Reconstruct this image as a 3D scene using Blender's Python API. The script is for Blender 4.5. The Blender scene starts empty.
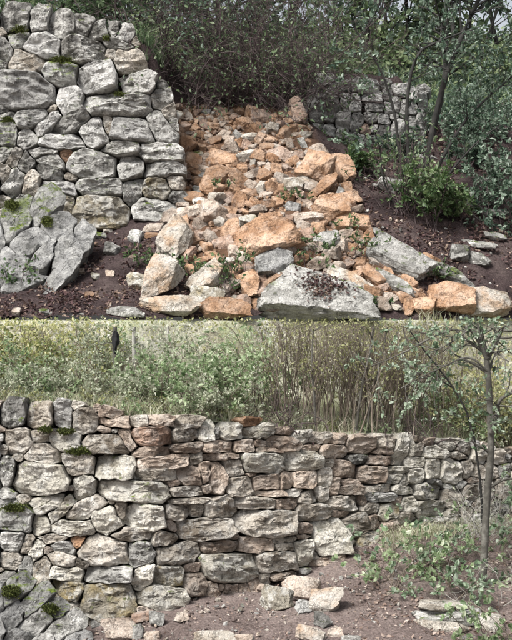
import bpy, math, random
import numpy as np
from mathutils import Vector, Matrix

random.seed(7)
RNG = np.random.default_rng(7)
scene = bpy.context.scene
COL = scene.collection

# ------------------------------------------------------------------ camera, sky, sun, exposure
F = 1200.0            # focal length in photograph pixels (512 px wide)
cam_d = bpy.data.cameras.new('camera')
cam_d.sensor_fit = 'HORIZONTAL'
cam_d.sensor_width = 36.0
cam_d.lens = F / 512.0 * 36.0
cam_d.clip_start = 0.1
cam_d.clip_end = 2000.0
cam = bpy.data.objects.new('camera', cam_d)
cam.location = (0, 0, 0)
cam.rotation_euler = (math.radians(90), 0, 0)
COL.objects.link(cam)
scene.camera = cam

SUN_EL, SUN_AZ = math.radians(50), math.radians(222)    # azimuth clockwise from +Y: behind and left of the camera
world = bpy.data.worlds.new('World')
scene.world = world
world.use_nodes = True
wn = world.node_tree
bg = wn.nodes['Background']
sky = wn.nodes.new('ShaderNodeTexSky')
sky.sky_type = 'NISHITA'
sky.sun_disc = False
sky.sun_elevation = SUN_EL
sky.sun_rotation = SUN_AZ
sky.air_density = 1.0
sky.dust_density = 4.0
sky.ozone_density = 0.6
veil = wn.nodes.new('ShaderNodeHueSaturation')     # thin overcast: the sky's own light, paler
veil.inputs['Saturation'].default_value = 0.30
wn.links.new(sky.outputs[0], veil.inputs['Color'])
wn.links.new(veil.outputs[0], bg.inputs[0])
bg.inputs[1].default_value = 0.085
sun_d = bpy.data.lights.new('sun', 'SUN')
sun_d.energy = 2.8
sun_d.angle = math.radians(20)
sun_d.color = (1.0, 0.965, 0.92)
sun = bpy.data.objects.new('sun', sun_d)
sdir = Vector((math.sin(SUN_AZ) * math.cos(SUN_EL), math.cos(SUN_AZ) * math.cos(SUN_EL), math.sin(SUN_EL)))
sun.rotation_euler = sdir.to_track_quat('Z', 'Y').to_euler()
sun.location = (-6, -6, 14)
COL.objects.link(sun)
scene.view_settings.view_transform = 'Standard'
scene.view_settings.look = 'None'
scene.view_settings.exposure = 1.1
scene.view_settings.gamma = 1.0
scene.view_settings.use_curve_mapping = False
scene.render.resolution_x, scene.render.resolution_y = 819, 1024
scene.cycles.max_bounces = 8

# ------------------------------------------------------------------ helpers
def P(u, v, Y):
    """world point at depth Y that the camera sees at photograph pixel (u, v)"""
    u = np.asarray(u, float); v = np.asarray(v, float); Y = np.asarray(Y, float)
    return np.stack(np.broadcast_arrays((u - 256.0) * Y / F, Y, (320.0 - v) * Y / F), -1)

def _h(ix, iy, iz):
    h = (ix * 374761393 + iy * 668265263 + iz * 1274126177) & 0xffffffff
    h = ((h ^ (h >> 13)) * 1274126177) & 0xffffffff
    return (h ^ (h >> 16)) / 2147483648.0 - 1.0

def vnoise(p):
    p = np.asarray(p, float)
    i = np.floor(p).astype(np.int64)
    f = p - i
    f = f * f * (3 - 2 * f)
    r = 0
    for dx in (0, 1):
        for dy in (0, 1):
            for dz in (0, 1):
                w = (f[..., 0] if dx else 1 - f[..., 0]) * (f[..., 1] if dy else 1 - f[..., 1]) * (f[..., 2] if dz else 1 - f[..., 2])
                r = r + w * _h(i[..., 0] + dx, i[..., 1] + dy, i[..., 2] + dz)
    return r

def fbm(p, octaves=4, gain=0.5):
    p = np.asarray(p, float)
    a, r = 1.0, 0.0
    for o in range(octaves):
        r = r + a * vnoise(p * (2.03 ** o) + 17.3 * o)
        a *= gain
    return r

def mesh_np(name, V, Fs, smooth=True, sharp=None, attr=None):
    """mesh from numpy verts and one or several (N,k) face arrays"""
    V = np.asarray(V, np.float32)
    if isinstance(Fs, np.ndarray):
        Fs = [Fs]
    Fs = [np.asarray(f, np.int32) for f in Fs if len(f)]
    me = bpy.data.meshes.new(name)
    me.vertices.add(len(V))
    me.vertices.foreach_set('co', V.ravel())
    loops = np.concatenate([f.ravel() for f in Fs])
    tot = np.concatenate([np.full(len(f), f.shape[1], np.int32) for f in Fs])
    me.loops.add(len(loops))
    me.loops.foreach_set('vertex_index', loops)
    me.polygons.add(len(tot))
    start = np.concatenate([[0], np.cumsum(tot)[:-1]]).astype(np.int32)
    me.polygons.foreach_set('loop_start', start)
    me.polygons.foreach_set('use_smooth', np.full(len(tot), smooth, bool))
    if attr is not None:
        a = me.attributes.new('rnd', 'FLOAT', 'POINT')
        a.data.foreach_set('value', np.asarray(attr, np.float32))
    me.update(calc_edges=True)
    me.validate()
    if sharp is not None:
        me.set_sharp_from_angle(angle=math.radians(sharp))
    return me

def obj(name, me, mat, parent=None, loc=None):
    o = bpy.data.objects.new(name, me)
    if mat is not None and len(me.materials) == 0:
        me.materials.append(mat)
    COL.objects.link(o)
    if loc is not None:
        o.location = Vector(loc) - (parent.location if parent else Vector((0, 0, 0)))
    if parent is not None:
        o.parent = parent
    return o

def tag(o, label=None, cat=None, group=None, kind=None):
    if label: o['label'] = label
    if cat: o['category'] = cat
    if group: o['group'] = group
    if kind: o['kind'] = kind
    return o

def thing(name, loc, label, cat, group=None):
    o = bpy.data.objects.new(name, None)
    o.empty_display_size = 0.2
    o.location = Vector(loc)
    COL.objects.link(o)
    return tag(o, label, cat, group)

# ------------------------------------------------------------------ materials
def nodes(name):
    m = bpy.data.materials.new(name)
    m.use_nodes = True
    nt = m.node_tree
    nt.nodes.clear()
    return m, nt

class NT:
    def __init__(s, nt): s.t = nt
    def n(s, typ, **kw):
        nd = s.t.nodes.new(typ)
        for k, v in kw.items():
            if k.startswith('i_'):
                nd.inputs[k[2:].replace('_', ' ')].default_value = v
            else:
                setattr(nd, k, v)
        return nd
    def l(s, a, b): s.t.links.new(a, b)
    def noise(s, vec, scale, detail=6, rough=0.55):
        nd = s.n('ShaderNodeTexNoise', i_Scale=scale, i_Detail=detail, i_Roughness=rough)
        s.l(vec, nd.inputs['Vector'])
        return nd.outputs['Fac']
    def ramp(s, fac, stops):
        nd = s.n('ShaderNodeValToRGB')
        e = nd.color_ramp.elements
        while len(e) < len(stops): e.new(0.5)
        for el, (p, c) in zip(e, stops):
            el.position = p
            el.color = (c, c, c, 1) if isinstance(c, (int, float)) else (*c, 1)
        s.l(fac, nd.inputs[0])
        return nd.outputs[0]
    def mix(s, fac, a, b, blend='MIX'):
        nd = s.n('ShaderNodeMix', data_type='RGBA', blend_type=blend)
        for sock, val in ((nd.inputs[0], fac), (nd.inputs[6], a), (nd.inputs[7], b)):
            if hasattr(val, 'links'): s.l(val, sock)
            elif isinstance(val, (int, float)): sock.default_value = val
            else: sock.default_value = (*val, 1)
        return nd.outputs[2]
    def math(s, op, a, b=0.0):
        nd = s.n('ShaderNodeMath', operation=op)
        for sock, val in ((nd.inputs[0], a), (nd.inputs[1], b)):
            if hasattr(val, 'links'): s.l(val, sock)
            else: sock.default_value = val
        return nd.outputs[0]

def stone_mat(name, base, tint, dark, lichen=0.4, moss=0.0, var=0.28, stain=None):
    m, nt = nodes(name)
    g = NT(nt)
    tc = g.n('ShaderNodeTexCoord')
    oi = g.n('ShaderNodeObjectInfo')
    off = g.n('ShaderNodeVectorMath', operation='SCALE')
    cmb = g.n('ShaderNodeCombineXYZ')
    g.l(oi.outputs['Random'], cmb.inputs[0])
    g.l(g.math('MULTIPLY', oi.outputs['Random'], 3.7), cmb.inputs[1])
    g.l(g.math('MULTIPLY', oi.outputs['Random'], 9.1), cmb.inputs[2])
    g.l(cmb.outputs[0], off.inputs[0]); off.inputs['Scale'].default_value = 41.0
    add = g.n('ShaderNodeVectorMath', operation='ADD')
    g.l(tc.outputs['Object'], add.inputs[0]); g.l(off.outputs[0], add.inputs[1])
    vec = add.outputs[0]
    big = g.noise(vec, 3.0, 8, 0.62)
    col = g.ramp(big, [(0.34, dark), (0.48, base), (0.64, tint)])
    if stain:
        st = g.ramp(g.noise(vec, 2.2, 5, 0.6), [(0.50, 0.0), (0.62, 1.0)])
        col = g.mix(g.math('MULTIPLY', st, 0.75), col, stain)
    # pale lichen crust and dark lichen spots
    li = g.ramp(g.noise(vec, 6.5, 7, 0.68), [(0.50, 0.0), (0.58, 1.0)])
    col = g.mix(g.math('MULTIPLY', li, lichen), col, (0.68, 0.675, 0.64))
    dk = g.ramp(g.noise(vec, 9.0, 8, 0.74), [(0.535, 0.0), (0.60, 1.0)])
    col = g.mix(g.math('MULTIPLY', dk, 0.42 + 0.5 * lichen), col, tuple(c * 0.38 for c in dark))
    sp = g.ramp(g.noise(vec, 70.0, 4, 0.75), [(0.38, 0.78), (0.60, 1.10)])
    col = g.mix(1.0, col, sp, 'MULTIPLY')
    wv = g.n('ShaderNodeTexVoronoi', feature='DISTANCE_TO_EDGE', i_Scale=2.6)
    wp = g.n('ShaderNodeVectorMath', operation='ADD'); nzc = g.n('ShaderNodeTexNoise', i_Scale=5.0, i_Detail=5.0); g.l(vec, nzc.inputs['Vector'])
    g.l(vec, wp.inputs[0]); g.l(nzc.outputs['Color'], wp.inputs[1]); g.l(wp.outputs[0], wv.inputs['Vector'])
    crk = g.ramp(wv.outputs['Distance'], [(0.0, 1.0), (0.014, 0.0)])
    col = g.mix(g.math('MULTIPLY', crk, 0.28), col, tuple(c * 0.3 for c in dark))
    hs = g.n('ShaderNodeHueSaturation')
    g.l(col, hs.inputs['Color'])
    g.l(g.math('ADD', g.math('MULTIPLY', oi.outputs['Random'], 2 * var), 1.0 - var), hs.inputs['Value'])
    col = hs.outputs[0]
    if moss > 0:
        geo = g.n('ShaderNodeNewGeometry')
        sep = g.n('ShaderNodeSeparateXYZ'); g.l(geo.outputs['Normal'], sep.inputs[0])
        up = g.ramp(sep.outputs[2], [(0.45, 0.0), (0.8, 1.0)])
        ms = g.ramp(g.noise(vec, 4.5, 6, 0.7), [(0.60 - 0.22 * moss, 0.0), (0.68 - 0.22 * moss, 1.0)])
        mcol = g.ramp(g.noise(vec, 30.0, 3), [(0.35, (0.045, 0.07, 0.012)), (0.65, (0.16, 0.21, 0.035))])
        col = g.mix(g.math('MULTIPLY', up, ms), col, mcol)
    b = g.n('ShaderNodeBsdfPrincipled', i_Roughness=0.93)
    b.inputs['Specular IOR Level'].default_value = 0.2
    g.l(col, b.inputs['Base Color'])
    hgt = g.math('ADD', g.math('MULTIPLY', g.noise(vec, 9.0, 10, 0.66), 1.0), g.math('SUBTRACT', g.math('MULTIPLY', g.noise(vec, 34.0, 6, 0.7), 0.35), g.math('MULTIPLY', crk, 0.25)))
    bp = g.n('ShaderNodeBump', i_Strength=1.0, i_Distance=0.07)
    g.l(hgt, bp.inputs['Height']); g.l(bp.outputs[0], b.inputs['Normal'])
    out = g.n('ShaderNodeOutputMaterial'); g.l(b.outputs[0], out.inputs[0])
    return m

SM = {
    'g': stone_mat('limestone_grey', (0.34, 0.335, 0.315), (0.50, 0.49, 0.47), (0.17, 0.165, 0.15), 0.55, 0.25),
    'w': stone_mat('limestone_pale', (0.46, 0.455, 0.44), (0.60, 0.59, 0.57), (0.26, 0.255, 0.24), 0.45, 0.15),
    'd': stone_mat('limestone_dark', (0.21, 0.205, 0.19), (0.38, 0.37, 0.35), (0.09, 0.088, 0.08), 0.65, 0.3),
    'm': stone_mat('limestone_mossy', (0.33, 0.33, 0.31), (0.50, 0.50, 0.48), (0.17, 0.17, 0.15), 0.5, 1.0),
    'o': stone_mat('limestone_orange', (0.405, 0.25, 0.155), (0.57, 0.405, 0.295), (0.225, 0.125, 0.072), 0.12, 0.0, 0.30),
    'p': stone_mat('limestone_pink_tan', (0.43, 0.35, 0.285), (0.58, 0.50, 0.43), (0.22, 0.165, 0.13), 0.25, 0.0, 0.25),
    'b': stone_mat('limestone_buff', (0.42, 0.38, 0.325), (0.58, 0.54, 0.48), (0.19, 0.16, 0.125), 0.42, 0.0, 0.24),
    'y': stone_mat('limestone_ochre', (0.35, 0.32, 0.26), (0.49, 0.46, 0.39), (0.20, 0.175, 0.13), 0.6, 0.1, 0.2, (0.34, 0.27, 0.13)),
    'c': stone_mat('limestone_cream', (0.52, 0.495, 0.43), (0.68, 0.65, 0.58), (0.28, 0.255, 0.205), 0.5, 0.1),
    'k': stone_mat('limestone_dusty_pink', (0.45, 0.36, 0.295), (0.58, 0.49, 0.42), (0.24, 0.18, 0.14), 0.25, 0.0),
    'q': stone_mat('bedrock_grey', (0.23, 0.23, 0.225), (0.34, 0.34, 0.335), (0.10, 0.10, 0.095), 0.28, 0.0, 0.15),
    'n': stone_mat('bedrock_mossy', (0.22, 0.22, 0.21), (0.33, 0.33, 0.32), (0.10, 0.10, 0.09), 0.28, 0.75, 0.15),
    'r': stone_mat('limestone_rust', (0.40, 0.28, 0.215), (0.51, 0.395, 0.325), (0.23, 0.15, 0.11), 0.22, 0.0),
    'x': stone_mat('limestone_two_tone', (0.50, 0.46, 0.40), (0.62, 0.58, 0.53), (0.30, 0.24, 0.18), 0.25, 0.0, 0.1, (0.47, 0.31, 0.19)),
}

def ground_mat(name, cols, litter=None, scale=1.0, green=None, heap=None):
    m, nt = nodes(name)
    g = NT(nt)
    tc = g.n('ShaderNodeTexCoord'); vec = tc.outputs['Object']
    col = g.ramp(g.noise(vec, 1.6 * scale, 10, 0.68), [(0.30, cols[0]), (0.50, cols[1]), (0.72, cols[2])])
    fine = g.ramp(g.noise(vec, 38.0 * scale, 5, 0.75), [(0.38, 0.55), (0.62, 1.3)])
    col = g.mix(1.0, col, fine, 'MULTIPLY')
    if litter:
        vo = g.n('ShaderNodeTexVoronoi', i_Scale=26.0 * scale); g.l(vec, vo.inputs['Vector'])
        lt = g.ramp(vo.outputs['Distance'], [(0.22, 1.0), (0.34, 0.0)])
        col = g.mix(g.math('MULTIPLY', lt, 0.6), col, litter)
    if heap:
        at = g.n('ShaderNodeAttribute', attribute_name='rnd')
        hc = g.ramp(g.noise(vec, 7.0, 8, 0.7), [(0.35, tuple(c * 0.55 for c in heap)), (0.65, heap)])
        col = g.mix(at.outputs['Fac'], col, hc)
    if green:
        gr = g.ramp(g.noise(vec, 2.3, 8, 0.7), [(0.48, 0.0), (0.60, 1.0)])
        col = g.mix(g.math('MULTIPLY', gr, 0.8), col, green)
    b = g.n('ShaderNodeBsdfPrincipled', i_Roughness=0.97)
    b.inputs['Specular IOR Level'].default_value = 0.12
    g.l(col, b.inputs['Base Color'])
    hgt = g.math('ADD', g.noise(vec, 10.0, 10, 0.7), g.math('MULTIPLY', g.noise(vec, 45.0, 6, 0.75), 0.6))
    bp = g.n('ShaderNodeBump', i_Strength=0.9, i_Distance=0.06)
    g.l(hgt, bp.inputs['Height']); g.l(bp.outputs[0], b.inputs['Normal'])
    out = g.n('ShaderNodeOutputMaterial'); g.l(b.outputs[0], out.inputs[0])
    return m

M_HILL = ground_mat('hillside_soil', [(0.030, 0.022, 0.023), (0.064, 0.046, 0.046), (0.135, 0.105, 0.098)], (0.11, 0.08, 0.08), 1.0, None, (0.17, 0.10, 0.065))
M_PATH = ground_mat('path_soil', [(0.15, 0.115, 0.105), (0.235, 0.185, 0.17), (0.33, 0.275, 0.25)], (0.30, 0.25, 0.23))
M_BANK = ground_mat('terrace_grass_sky_gaps', [(0.34, 0.31, 0.22), (0.56, 0.55, 0.45), (0.74, 0.74, 0.68)], None, 1.0, (0.40, 0.44, 0.27))  # near-white tones paint in bright sky gaps behind the shrubs; green is grass
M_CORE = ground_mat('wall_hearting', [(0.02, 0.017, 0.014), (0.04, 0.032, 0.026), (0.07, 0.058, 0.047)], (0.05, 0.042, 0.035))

def leaf_mat(name, cols, trans=0.35, rough=0.5):
    m, nt = nodes(name)
    g = NT(nt)
    at = g.n('ShaderNodeAttribute', attribute_name='rnd')
    n = len(cols)
    col = g.ramp(at.outputs['Fac'], [((i + 0.5) / n, c) for i, c in enumerate(cols)])
    b = g.n('ShaderNodeBsdfPrincipled', i_Roughness=rough)
    b.inputs['Specular IOR Level'].default_value = 0.35
    g.l(col, b.inputs['Base Color'])
    t = g.n('ShaderNodeBsdfTranslucent')
    hs = g.n('ShaderNodeHueSaturation', i_Saturation=1.15, i_Value=1.25)
    g.l(col, hs.inputs['Color']); g.l(hs.outputs[0], t.inputs[0])
    mx = g.n('ShaderNodeMixShader', i_Fac=trans)
    g.l(b.outputs[0], mx.inputs[1]); g.l(t.outputs[0], mx.inputs[2])
    out = g.n('ShaderNodeOutputMaterial'); g.l(mx.outputs[0], out.inputs[0])
    return m

def bark_mat(name, c1, c2, c3):
    m, nt = nodes(name)
    g = NT(nt)
    tc = g.n('ShaderNodeTexCoord')
    col = g.ramp(g.noise(tc.outputs['Object'], 9.0, 8, 0.7), [(0.3, c1), (0.5, c2), (0.72, c3)])
    b = g.n('ShaderNodeBsdfPrincipled', i_Roughness=0.9)
    g.l(col, b.inputs['Base Color'])
    bp = g.n('ShaderNodeBump', i_Strength=0.6, i_Distance=0.01)
    g.l(g.noise(tc.outputs['Object'], 60.0, 6, 0.7), bp.inputs['Height']); g.l(bp.outputs[0], b.inputs['Normal'])
    out = g.n('ShaderNodeOutputMaterial'); g.l(b.outputs[0], out.inputs[0])
    return m

L_OAK = leaf_mat('leaf_holm_oak', [(0.05, 0.085, 0.06), (0.09, 0.14, 0.095), (0.15, 0.21, 0.15), (0.26, 0.32, 0.26)], 0.25, 0.4)
L_BRUSH = leaf_mat('leaf_brush', [(0.05, 0.085, 0.045), (0.10, 0.155, 0.08), (0.17, 0.24, 0.13), (0.27, 0.33, 0.21)], 0.35)
L_FAR = leaf_mat('leaf_woodland', [(0.06, 0.09, 0.05), (0.11, 0.16, 0.08), (0.20, 0.26, 0.13), (0.32, 0.37, 0.22)], 0.4)
L_YEL = leaf_mat('leaf_yellow_green', [(0.16, 0.20, 0.09), (0.40, 0.42, 0.20), (0.60, 0.59, 0.32), (0.76, 0.74, 0.55)], 0.55)
L_GREEN = leaf_mat('leaf_fresh_green', [(0.12, 0.18, 0.09), (0.27, 0.36, 0.20), (0.42, 0.50, 0.32), (0.60, 0.65, 0.50)], 0.5)
L_PALE = leaf_mat('leaf_grey_green', [(0.20, 0.23, 0.16), (0.36, 0.40, 0.29), (0.52, 0.55, 0.43), (0.66, 0.67, 0.58)], 0.5)
L_TINY = leaf_mat('leaf_small_yellowish', [(0.20, 0.21, 0.10), (0.32, 0.34, 0.17), (0.44, 0.45, 0.24), (0.55, 0.54, 0.34)], 0.5)
L_BLUE = leaf_mat('leaf_blue_green', [(0.09, 0.14, 0.08), (0.17, 0.24, 0.15), (0.27, 0.34, 0.24), (0.37, 0.43, 0.35)], 0.3, 0.45)
L_WEED = leaf_mat('leaf_weed', [(0.04, 0.075, 0.03), (0.08, 0.135, 0.055), (0.14, 0.205, 0.09), (0.22, 0.27, 0.15)], 0.3)
L_GRASS = leaf_mat('grass_dry_pale', [(0.26, 0.29, 0.17), (0.38, 0.40, 0.27), (0.50, 0.50, 0.38), (0.56, 0.52, 0.43)], 0.35, 0.7)
L_DEAD = leaf_mat('leaf_litter_purple', [(0.05, 0.028, 0.03), (0.09, 0.05, 0.05), (0.15, 0.10, 0.085), (0.24, 0.18, 0.14)], 0.1, 0.8)
L_DEAD2 = leaf_mat('leaf_litter_tan', [(0.13, 0.085, 0.07), (0.22, 0.16, 0.13), (0.32, 0.25, 0.21), (0.42, 0.36, 0.32)], 0.1, 0.8)
B_DARK = bark_mat('twig_purple_brown', (0.035, 0.026, 0.027), (0.08, 0.058, 0.058), (0.15, 0.115, 0.115))
B_OAK = bark_mat('bark_dark_grey', (0.012, 0.012, 0.011), (0.03, 0.029, 0.027), (0.07, 0.066, 0.06))
B_TAN = bark_mat('stem_grey_brown', (0.09, 0.073, 0.056), (0.17, 0.14, 0.11), (0.30, 0.26, 0.21))
B_PALE = bark_mat('branch_bleached', (0.22, 0.21, 0.19), (0.36, 0.35, 0.32), (0.48, 0.47, 0.44))
B_GREY = bark_mat('bark_grey', (0.035, 0.033, 0.028), (0.09, 0.085, 0.072), (0.24, 0.235, 0.21))

# ------------------------------------------------------------------ terrain
def Yedge(X): return 15.35 + 0.21 * np.clip(X, -6, 6) + 0.10 * np.sin(X * 1.7 + 1) + 0.05 * np.sin(X * 5.1)
def Ylow(X):   # plan line of the lower wall's foot
    return np.interp(X, [-40, -1.07, 2.25, 3.0, 40], [11.7, 12.05, 13.9, 14.2, 14.6])

def tps_fit(C):
    C = np.asarray(C, float); n = len(C)
    d = np.hypot(C[:, None, 0] - C[None, :, 0], C[:, None, 1] - C[None, :, 1])
    K = d * d * np.log(d + 1e-9) + np.eye(n) * 0.02
    A = np.zeros((n + 3, n + 3)); A[:n, :n] = K
    A[:n, n] = 1; A[:n, n + 1:] = C[:, :2]; A[n:, :n] = A[:n, n:].T
    return C, np.linalg.solve(A, np.concatenate([C[:, 2], [0, 0, 0]]))

def tps_eval(fit, X, Y):
    C, w = fit
    X = np.asarray(X, float); Y = np.asarray(Y, float)
    r = w[-3] + w[-2] * X + w[-1] * Y
    for c, wi in zip(C, w[:-3]):
        d2 = (X - c[0]) ** 2 + (Y - c[1]) ** 2
        r = r + wi * 0.5 * d2 * np.log(d2 + 1e-12)
    return r

UP = [(10, 240, 17.2), (60, 232, 17.4), (100, 228, 17.5), (150, 218, 17.7), (182, 200, 17.9), (100, 275, 15.9), (30, 285, 15.8),
      (170, 116, 19.4), (200, 112, 19.6), (235, 110, 19.7), (270, 112, 19.7), (300, 118, 19.6), (180, 160, 18.5), (240, 160, 18.4),
      (300, 160, 18.5), (200, 210, 17.3), (250, 210, 17.2), (300, 205, 17.3), (180, 260, 16.1), (250, 262, 16.1), (310, 265, 16.1),
      (340, 190, 17.9), (352, 235, 16.9), (400, 250, 16.7), (380, 190, 18.3), (345, 150, 20.0), (400, 148, 20.4), (370, 160, 19.6),
      (450, 245, 17.0), (505, 245, 17.2), (450, 190, 18.6), (505, 190, 18.8), (450, 140, 20.8), (510, 135, 21.2), (510, 300, 16.3),
      (440, 300, 16.1), (400, 295, 16.0)]
upc = [tuple(P(u, v, y)) for u, v, y in UP]
for x in np.linspace(-8, 8, 13):
    upc.append((x, float(Yedge(x)), 0.02))
for x in (-14, -7, 0, 7, 14):
    upc.append((x, 24.0, 4.8 if x < 3 else 4.4)); upc.append((x, 34.0, 7.6)); upc.append((x, 48.0, 9.8))
for x in (-9, -14): upc.append((x, 17.3, 1.2)); upc.append((x, 20.0, 3.0))
for x in (9, 14): upc.append((x, 18.0, 1.6)); upc.append((x, 21.0, 3.2))
UPF = tps_fit(upc)

def sstep(a, b, x):
    t = np.clip((x - a) / (b - a), 0, 1)
    return t * t * (3 - 2 * t)

def Hup(X, Y, rough=True):
    X = np.asarray(X, float); Y = np.asarray(Y, float)
    Xc = np.clip(X, -14, 14); Yc = np.clip(Y, 13, 48)
    z = tps_eval(UPF, Xc, Yc)
    # soil held back by the standing left wall, sloping down into the breach
    left = (1 - sstep(-1.75, -0.95, X)) * sstep(18.05, 18.6, Y)
    z = z + left * np.maximum(0, 4.25 + 0.10 * (Y - 18) - z)
    right = sstep(0.75, 1.1, X) * (1 - sstep(2.5, 3.0, X)) * sstep(20.9, 21.3, Y)
    z = z + right * np.maximum(0, 4.35 - z)
    if rough:
        p = np.stack([X, Y, 0 * X], -1)
        z = z + 0.05 * fbm(p * 2.1, 3) + 0.03 * fbm(p * 8.0, 3)
    return z

LOW = []
for u, v in [(-60, 640), (0, 640), (60, 632), (110, 620), (150, 611), (190, 599), (240, 590), (290, 581), (320, 567), (350, 550), (400, 530), (440, 525), (470, 523), (512, 522)]:
    y = 12.0
    for _ in range(6): y = float(Ylow((u - 256) * y / F)) + 0.04
    LOW.append(tuple(P(u, v, y)))
LOW += [tuple(P(*q)) for q in [(300, 602, 12.2), (300, 640, 11.2), (400, 602, 12.1), (430, 562, 12.95), (500, 565, 12.95), (470, 640, 11.5), (512, 640, 11.5), (400, 640, 11.3), (200, 640, 11.2), (100, 648, 11.2)]]
LOW += [(x, 9.0, -2.75) for x in (-8, -3, 0, 3, 8)] + [(x, 5.0, -2.25) for x in (-8, 0, 8)] + [(x, 0.0, -1.65) for x in (-8, 0, 8)] + [(-8, 11.8, -2.95), (8, 14, -2.3), (8, 11, -2.9)]
LOWF = tps_fit(LOW)

def Hlow(X, Y, rough=True):
    X = np.asarray(X, float); Y = np.asarray(Y, float)
    z = tps_eval(LOWF, np.clip(X, -8, 8), np.clip(Y, -4, 15))
    if rough:
        p = np.stack([X, Y, 0 * X + 5], -1)
        z = z + 0.03 * fbm(p * 2.6, 3) + 0.018 * fbm(p * 11.0, 3)
    return z

def Zstrip(X, Y):
    """planted terrace between the lower wall and the bank under the upper hillside"""
    X = np.asarray(X, float); Y = np.asarray(Y, float)
    yl, ye = Ylow(X) + 0.35, Yedge(X)
    t = np.clip((Y - yl) / (ye - yl), 0, 1)
    z0 = np.interp(X, [-3, -1.2, 0.5, 2.2, 3.0], [-0.86, -0.98, -1.25, -1.42, -1.75])
    z = z0 + 0.25 * t
    z = z + (0.0 - z) * sstep(0.80, 0.995, t)
    p = np.stack([X, Y, 0 * X + 9], -1)
    return z + (0.05 * fbm(p * 2.0, 3)) * (1 - sstep(0.93, 1.0, t))

def axis(lo, hi, step, far_lo, far_hi):
    a = list(np.arange(lo, hi + 1e-6, step))
    s, x = step, hi
    while x < far_hi:
        s *= 1.5; x = min(x + s, far_hi); a.append(x)
    s, x = step, lo
    while x > far_lo:
        s *= 1.5; x = max(x - s, far_lo); a.insert(0, x)
    return np.array(a)

def sheet(name, xs, tcount, yfun, zfun, mat, afun=None):
    ts = np.arange(tcount)
    XX, TT = np.meshgrid(xs, ts)
    YY = yfun(XX, TT)
    ZZ = zfun(XX, YY)
    V = np.stack([XX, YY, ZZ], -1).reshape(-1, 3)
    nx, ny = len(xs), tcount
    idx = np.arange(nx * ny).reshape(ny, nx)
    Fq = np.stack([idx[:-1, :-1], idx[:-1, 1:], idx[1:, 1:], idx[1:, :-1]], -1).reshape(-1, 4)
    return tag(obj(name, mesh_np(name, V, Fq, True, None, None if afun is None else afun(XX, YY).ravel()), mat), kind='structure')

def heap_mask(X, Y):
    v = 320 - Hup(X, Y, False) * F / Y; u = 256 + X * F / Y
    return sstep(-12, 6, u - heap_l(v)) * sstep(-12, 6, heap_r(v) - u) * sstep(100, 108, v) * (1 - sstep(285, 315, v))
heap_l = lambda v: np.interp(v, [112, 140, 170, 200, 230, 260, 300], [168, 176, 182, 182, 178, 190, 205])
heap_r = lambda v: np.interp(v, [112, 140, 160, 190, 230, 260, 300], [300, 310, 325, 350, 366, 380, 430])

xs = axis(-4.2, 4.4, 0.05, -90, 90)
offs = axis(0.0, 7.0, 0.05, 0.0, 400)
sheet('hillside', xs, len(offs), lambda X, T: Yedge(X) + offs[T], lambda X, Y: Hup(X, Y), M_HILL, heap_mask)
ts_ = np.linspace(0, 1, 46)
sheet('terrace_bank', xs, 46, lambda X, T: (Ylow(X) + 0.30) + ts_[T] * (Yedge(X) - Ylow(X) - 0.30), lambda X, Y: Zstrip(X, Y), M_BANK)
yo = -axis(0.0, 2.2, 0.04, 0.0, 40)[::-1]
sheet('path', xs, len(yo), lambda X, T: Ylow(X) + 0.12 + yo[T], lambda X, Y: Hlow(X, Y), M_PATH)

GX, GY, GS = -9.0, 8.0, 0.04
_gx, _gy = np.arange(GX, 9.0, GS), np.arange(GY, 31.0, GS)
_mx, _my = np.meshgrid(_gx, _gy)
GRID = {Hup: Hup(_mx, _my, False), Hlow: Hlow(_mx, _my, False)}
def glook(H, X, Y):
    G = GRID[H]
    fx = np.clip((X - GX) / GS, 0, G.shape[1] - 2.001); fy = np.clip((Y - GY) / GS, 0, G.shape[0] - 2.001)
    i, j = fx.astype(int), fy.astype(int); a, b = fx - i, fy - j
    return (G[j, i] * (1 - a) + G[j, i + 1] * a) * (1 - b) + (G[j + 1, i] * (1 - a) + G[j + 1, i + 1] * a) * b
def hit(H, u, v, y0, y1):
    ys = np.linspace(y0, y1, 500)
    pts = P(u, v, ys)
    d = glook(H, pts[:, 0], ys) - pts[:, 2]
    k = np.argmax(d > 0)
    return float(ys[k]) if d.max() > 0 else y1
def hit_up(u, v): 
    ye = float(Yedge((u - 256) * 15.4 / F))
    return hit(Hup, u, v, ye, 30.0)
def hit_low(u, v): return hit(Hlow, u, v, 9.0, 14.5)

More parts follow.
